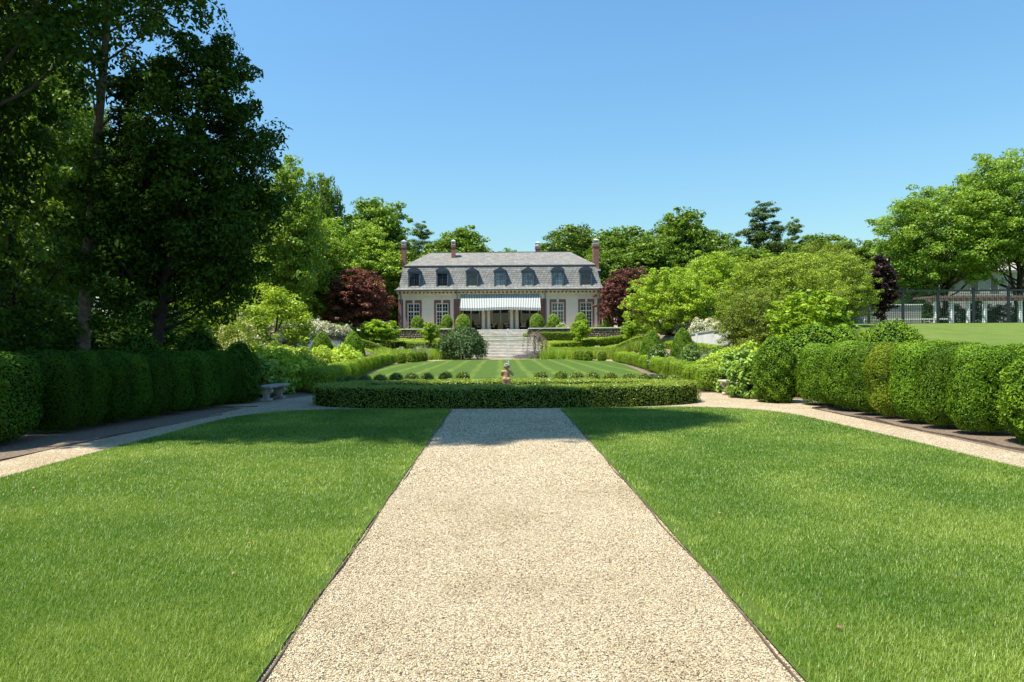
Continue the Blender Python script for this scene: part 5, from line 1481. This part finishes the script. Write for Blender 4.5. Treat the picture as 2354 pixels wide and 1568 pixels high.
pe = [bush("perennial_clump", 165 + i, 0.95, 1.15, 120, 34, 0.20, 0.125, 0.065, M['peren'], stems=10) for i in range(2)]
GP = "leafy perennial clumps in the side beds"
per = [(600, 21.5, 800, 1.15), (650, 22.5, 803, 1.1), (585, 24.5, 792, 1.15), (640, 26, 797, 1.1), (700, 24.5, 808, 1.1), (690, 28, 798, 1.2), (745, 29, 800, 1.15), (735, 33, 795, 1.2), (785, 34, 792, 1.15), (610, 29.5, 795, 1.1), (660, 32, 795, 1.2), (805, 38, 797, 1.0), (760, 38.5, 790, 1.1)]
for i, (px, Y, top, w) in enumerate(per):
    bush_at(pe[i % 2], px, Y, top, w, "light-green leafy perennial clump in the left bed, %s from the stone bench" % ORD[i], GP, H0=1.15)
for i, (px, Y, top, w) in enumerate([(1645, 23, 815, 1.0), (1668, 25, 800, 1.05), (1640, 28, 805, 0.9), (1700, 22.0, 795, 0.95), (1722, 24, 785, 1.1)]):
    bush_at(pe[i % 2], px, Y, top, w, "yellow-green leafy perennial clump in the right bed, %s from the stone bench" % ORD[i], GP, H0=1.15)
hy = bush("hydrangea", 168, 0.72, 1.36, 120, 24, 0.17, 0.150, 0.085, M['hydr'], stems=12)
o = place(hy, (X(1728, 18.75), 18.75, 0), 0.5, (1.0, 0.95, 1.0), "big-leaved hydrangea over the carved bench on the right"); 
o = place(hy, (X(1690, 20.6), 20.7, 0), 2.5, (0.85, 0.85, 0.98), "smaller big-leaved hydrangea just behind the bench on the right")
o = place(hy, (X(600, 20.3), 20.4, 0), 2.0, (1.0, 1.0, 0.85), "shaded big-leaved hydrangea behind the left bench")
gl = bush("glossy_shrub", 169, 0.95, 1.45, 110, 30, 0.22, 0.15, 0.075, M['shrub'])
for px, Y, top, w, lab in ((1513, 34, 788, 0.72, "round glossy shrub with pale leaves before the tall cone on the right"), (1590, 30, 786, 0.70, "dark glossy shrub before the second tall cone on the right"), (1650, 27, 797, 0.65, "dark glossy shrub beside the perennials on the right")):
    bush_at(gl, px, Y, top, w, lab, "glossy shrubs in the right bed", H0=1.45)

def spikes(name, seed, R, H, n, w, lm, lm2=None, lean=.25):
    rng = np.random.default_rng(seed)
    r = R * np.sqrt(rng.uniform(size=n)); a = rng.uniform(0, 6.283, n)
    P = np.stack([r * np.cos(a), r * np.sin(a) * .8, 0 * r], 1)
    V, T = blades(rng, P, H, w, lean)
    ch = [(V, T, 0, np.clip(rng.normal(.5, .25, n), 0, 1))]; mats = [lm]
    if lm2 is not None:
        tip = V.reshape(-1, 3, 3)[:, 2]
        V2, q2 = leaf_quads(rng, tip, rng.normal(size=(n, 3)) * np.array([1, 1, .2]), .10, .035)
        ch.append((V2, q2, 1, np.clip(rng.normal(.5, .25, n), 0, 1))); mats.append(lm2)
    return tag(np_obj(name, ch, mats), name.replace("_", " "), "plant")
lav = spikes("lavender", 170, 0.75, 0.55, 900, 0.03, M['silver'], M['lav'], .3)
for i, (px, Y, w, lab) in enumerate(((1205, 61.2, 1.3, "lavender clump at the foot of the stairs, beneath the weeping tree"), (1230, 60.8, 1.3, "lavender clump right of the stair foot"), (1250, 60.2, 1.1, "lavender clump next to the ornamental grass right of the stairs"),
                                     (1535, 40, 1.3, "lavender drift below the tall cones in the right bed"), (1560, 33, 1.2, "grey lavender between the two glossy shrubs on the right"), (1605, 27.5, 1.0, "grey lavender behind the right scalloped hedge"), (862, 50, 1.5, "lavender drift behind the left scalloped hedge"), (838, 46, 1.3, "lavender drift beside the left tall cone"))):
    x = X(px, Y); place(lav, (x, Y, gz(x, Y)), i, (w, w, 1), lab, "lavender clumps")
og = spikes("ornamental_grass", 171, 0.8, 0.8, 1100, 0.035, M['tallgrass'], None, .35)
GG = "ornamental grass clumps at the far end of the garden"
for i, (px, Y, w) in enumerate(((1262, 58.8, 1.0), (1285, 58.8, 1.1), (1308, 58.6, 1.1), (1335, 58.8, 1.1), (1365, 57.5, 1.2), (1395, 57, 1.2), (1430, 56.5, 1.2), (1465, 55.5, 1.2))):
    x = X(px, Y); place(og, (x, Y, gz(x, Y)), i, (w, w, 1.05), "feathery yellow-green grass clump right of the stairs, %s from them" % ORD[i], GG)
for i, (px, Y, w) in enumerate(((1008, 59.4, 1.1), (985, 59.3, 1.1), (960, 59.2, 1.2), (935, 58.5, 1.2), (905, 57.5, 1.2), (875, 56, 1.2))):
    x = X(px, Y); place(og, (x, Y, gz(x, Y)), i, (w, w, 1.1), "feathery yellow-green grass clump left of the stairs, %s from them" % ORD[i], GG)
sil = spikes("silver_grass", 172, 0.5, 1.1, 260, 0.03, M['silver'], None, .3)
x = X(965, 57); place(sil, (x, 57, 0), 0, (1.3, 1, 1.2), "tall silvery grass among the clumps left of the stairs")
x = X(1623, 27); place(sil, (x, 27, gz(x, 27)), 0, (.5, .5, 1.1), "upright silvery plant between the glossy shrubs on the right")
roses = bush("white_rose", 173, 0.7, 0.6, 60, 24, 0.18, 0.11, 0.07, M['hydr'], blossom=70, bl_mat=M['white'])
for i, (px, Y, lab) in enumerate(((865, 62.4, "low white rose under the left pair of standard shrubs"), (920, 62.4, "low white rose between the two left box hedges"), (965, 62.4, "low white rose near the weeping tree, between the box hedges"),
                                  (1420, 62.0, "low white rose under the rightmost standard shrub"), (1375, 62.2, "low white rose between the right box hedges"), (1290, 72.5, "pale rose on the terrace between two right-hand egg topiaries"))):
    x = X(px, Y); place(roses, (x, Y, gz(x, Y)), i, (1.2, 1.0, 1.1), lab, "low white roses")
edge = bush("terrace_groundcover", 174, 0.8, 0.35, 40, 40, 0.16, 0.10, 0.06, M['oak'])
for i, x in enumerate([-10.2, -8.9, -7.5, -6.2, -4.9, -3.6, 3.8, 5.1, 6.4, 7.8, 9.2, 10.6, 11.8]):
    place(edge, (x, 72.0, TOP), i, (1.0, .7, 1 + .3 * math.sin(i * 3)), "low green cover plant on the terrace wall %s of the stairs, %s along it" % ("left" if x < 0 else "right", ORD[i if x < 0 else i - 6]), "cover plants along the terrace wall")

# --- weeping trees
def weeping(name, seed, R, H, n_str, per, L, W, lm, bark, trunk_r, label, dens=1.0):
    rng = np.random.default_rng(seed)
    root = empty(name, (0, 0, 0), label, "tree")
    P = []; N = []; g = Geo()
    g.tube([(0, 0, -.1), (.06, 0, H * .5), (0, 0, H * .9)], [trunk_r, trunk_r * .85, trunk_r * .5], 9)
    for i in range(n_str):
        a = rng.uniform(0, 6.283); rad = R * rng.uniform(.15, 1) ** .6; hz = H * rng.uniform(.86, 1.06) * (1 - .40 * (rad / R) ** 2.2)
        low = rng.uniform(0.0, .22) * H if rad > R * .5 else rng.uniform(.45, .8) * H
        path = []
        for k in range(9):
            t = k / 8
            r_ = rad * min(1, t * 2.2) ** .8 * (1 + .05 * math.sin(k + i)) * (1 + .12 * max(0, t - .4)); z = H * .8 + (hz - H * .8) * min(1, t * 2.6) if t < .38 else hz - (hz - low) * ((t - .38) / .62) ** 1.25
            path.append(np.array([r_ * math.cos(a + .1 * t), r_ * math.sin(a + .1 * t), z]))
        g.tube(path, [.03, .026, .022, .018, .014, .011, .008, .006, .004], 4)
        path = np.array(path); u = rng.uniform(.22, 1, per) * 8; k = np.minimum(u.astype(int), 7); f = (u - k)[:, None]
        P.append(path[k] * (1 - f) + path[k + 1] * f + rng.normal(0, .07 * R / 1.8, (per, 3)))
        N.append(np.stack([np.cos(a) + rng.normal(0, .5, per), np.sin(a) + rng.normal(0, .5, per), rng.normal(.5, .5, per)], 1))
    P = np.concatenate(P); N = np.concatenate(N); P[:, 2] = np.maximum(P[:, 2], .05)
    V, q = leaf_quads(rng, P, N, L, W)
    obj("trunk", g, bark, root, smooth=True)
    np_obj("crown", [(V, q, 0, np.clip(rng.normal(.45, .25, len(q)), 0, 1))], [lm], root)
    return root
w1 = weeping("weeping_tree", 180, 2.1, 2.75, 220, 72, 0.19, 0.08, M['weep'], M['bark_dark'], .09, "dense dark-green weeping tree left of the stairs")
Y = 59.8; w1.location = (X(1063, Y), Y, 0.0); w1.scale = (1.02, 1.0, (Z(1063, 751, Y)) / 2.8)
w2 = weeping("weeping_tree", 181, 1.25, 2.2, 46, 26, 0.10, 0.05, M['bronze'], simple("grey brown twigs", (0.24, 0.19, 0.15), .9), .08, "half-bare bronze weeping tree right of the stairs")
Y = 60.6; w2.location = (X(1228, Y), Y, 0.0); w2.scale = (1.0, 1.0, (Z(1228, 757, Y)) / 2.25)

GBP = "dark shrubs behind the pergola"
for i, px in enumerate((2010, 2065, 2130, 2190, 2250, 2310, 2370, 2430)):
    x = X(px, 75); place(darkb, (x, 75, gz(x, 75)), i * 1.1, (1.25, 1.0, 1.0 + .12 * math.sin(i * 2)), "dark shrub behind the pergola, %s from the left" % ORD[i], GBP)

def slope_cover():
    rng = np.random.default_rng(190); n = 60000
    x = rng.uniform(3.95, 13.4, n) * rng.choice([-1, 1], n) + 0.1; y = rng.uniform(58.6, 71, n)
    k = vnoise(x, y, 0.8, 4) > .18; x = x[k]; y = y[k]
    z = ground_z(x, y) + vnoise(x, y, 0.5, 9) * .16 * rng.uniform(.3, 1, len(x))
    V, q = leaf_quads(rng, np.stack([x, y, z], 1), rng.normal(0, .6, (len(x), 3)) + np.array([0, -.3, 1]), .13, .07)
    tag(np_obj("ground_cover", [(V, q, 0, np.clip(.25 + .5 * vnoise(x, y, 1.2, 3) + rng.normal(0, .15, len(x)), 0, 1))], [M['katsura']]), "low green ground cover on the slopes beside the stairs", "ground cover", kind="stuff")
slope_cover()

def dry_leaf():
    g = Geo(); pts = [(0, -.5), (.22, -.28), (.5, -.2), (.26, 0), (.42, .28), (.14, .22), (0, .55), (-.14, .22), (-.42, .28), (-.26, 0), (-.5, -.2), (-.22, -.28)]
    vs = [(x * .036, y * .036, .018 * (x * x + .4 * y) + .004 * math.sin(9 * x)) for x, y in pts] + [(0, 0, .012)]
    g.add(vs, [(i, (i + 1) % 12, 12) for i in range(12)])
    o = obj("fallen_leaf", g, simple("dry leaf", (0.30, 0.19, 0.10), .8, .4, 40)); md = o.modifiers.new("thickness", 'SOLIDIFY'); md.thickness = .001
    return tag(o, "dry leaf", "leaf", "dry leaves lying on the front lawns")
dl = dry_leaf()
for px, py, lab in ((75, 1131, "dry brown leaf on the left lawn close to the photo's left edge, upper one"), (570, 1262, "dark dry leaf on the left lawn nearest the gravel path"), (533, 1333, "pale dry leaf on the near left lawn"), (28, 1186, "dry brown leaf on the left lawn below the upper one"),
                    (1651, 1191, "dry tan leaf on the right lawn, farther one"), (1925, 1462, "dry tan leaf on the near right lawn"), (1893, 1115, "small dry leaf on the right lawn toward the side path")):
    Y = 1.6 * F / (py - 784 + ROLL * (px - 1150)); place(dl, (X(px, Y), Y, .046), px, (1, 1, 1), lab)
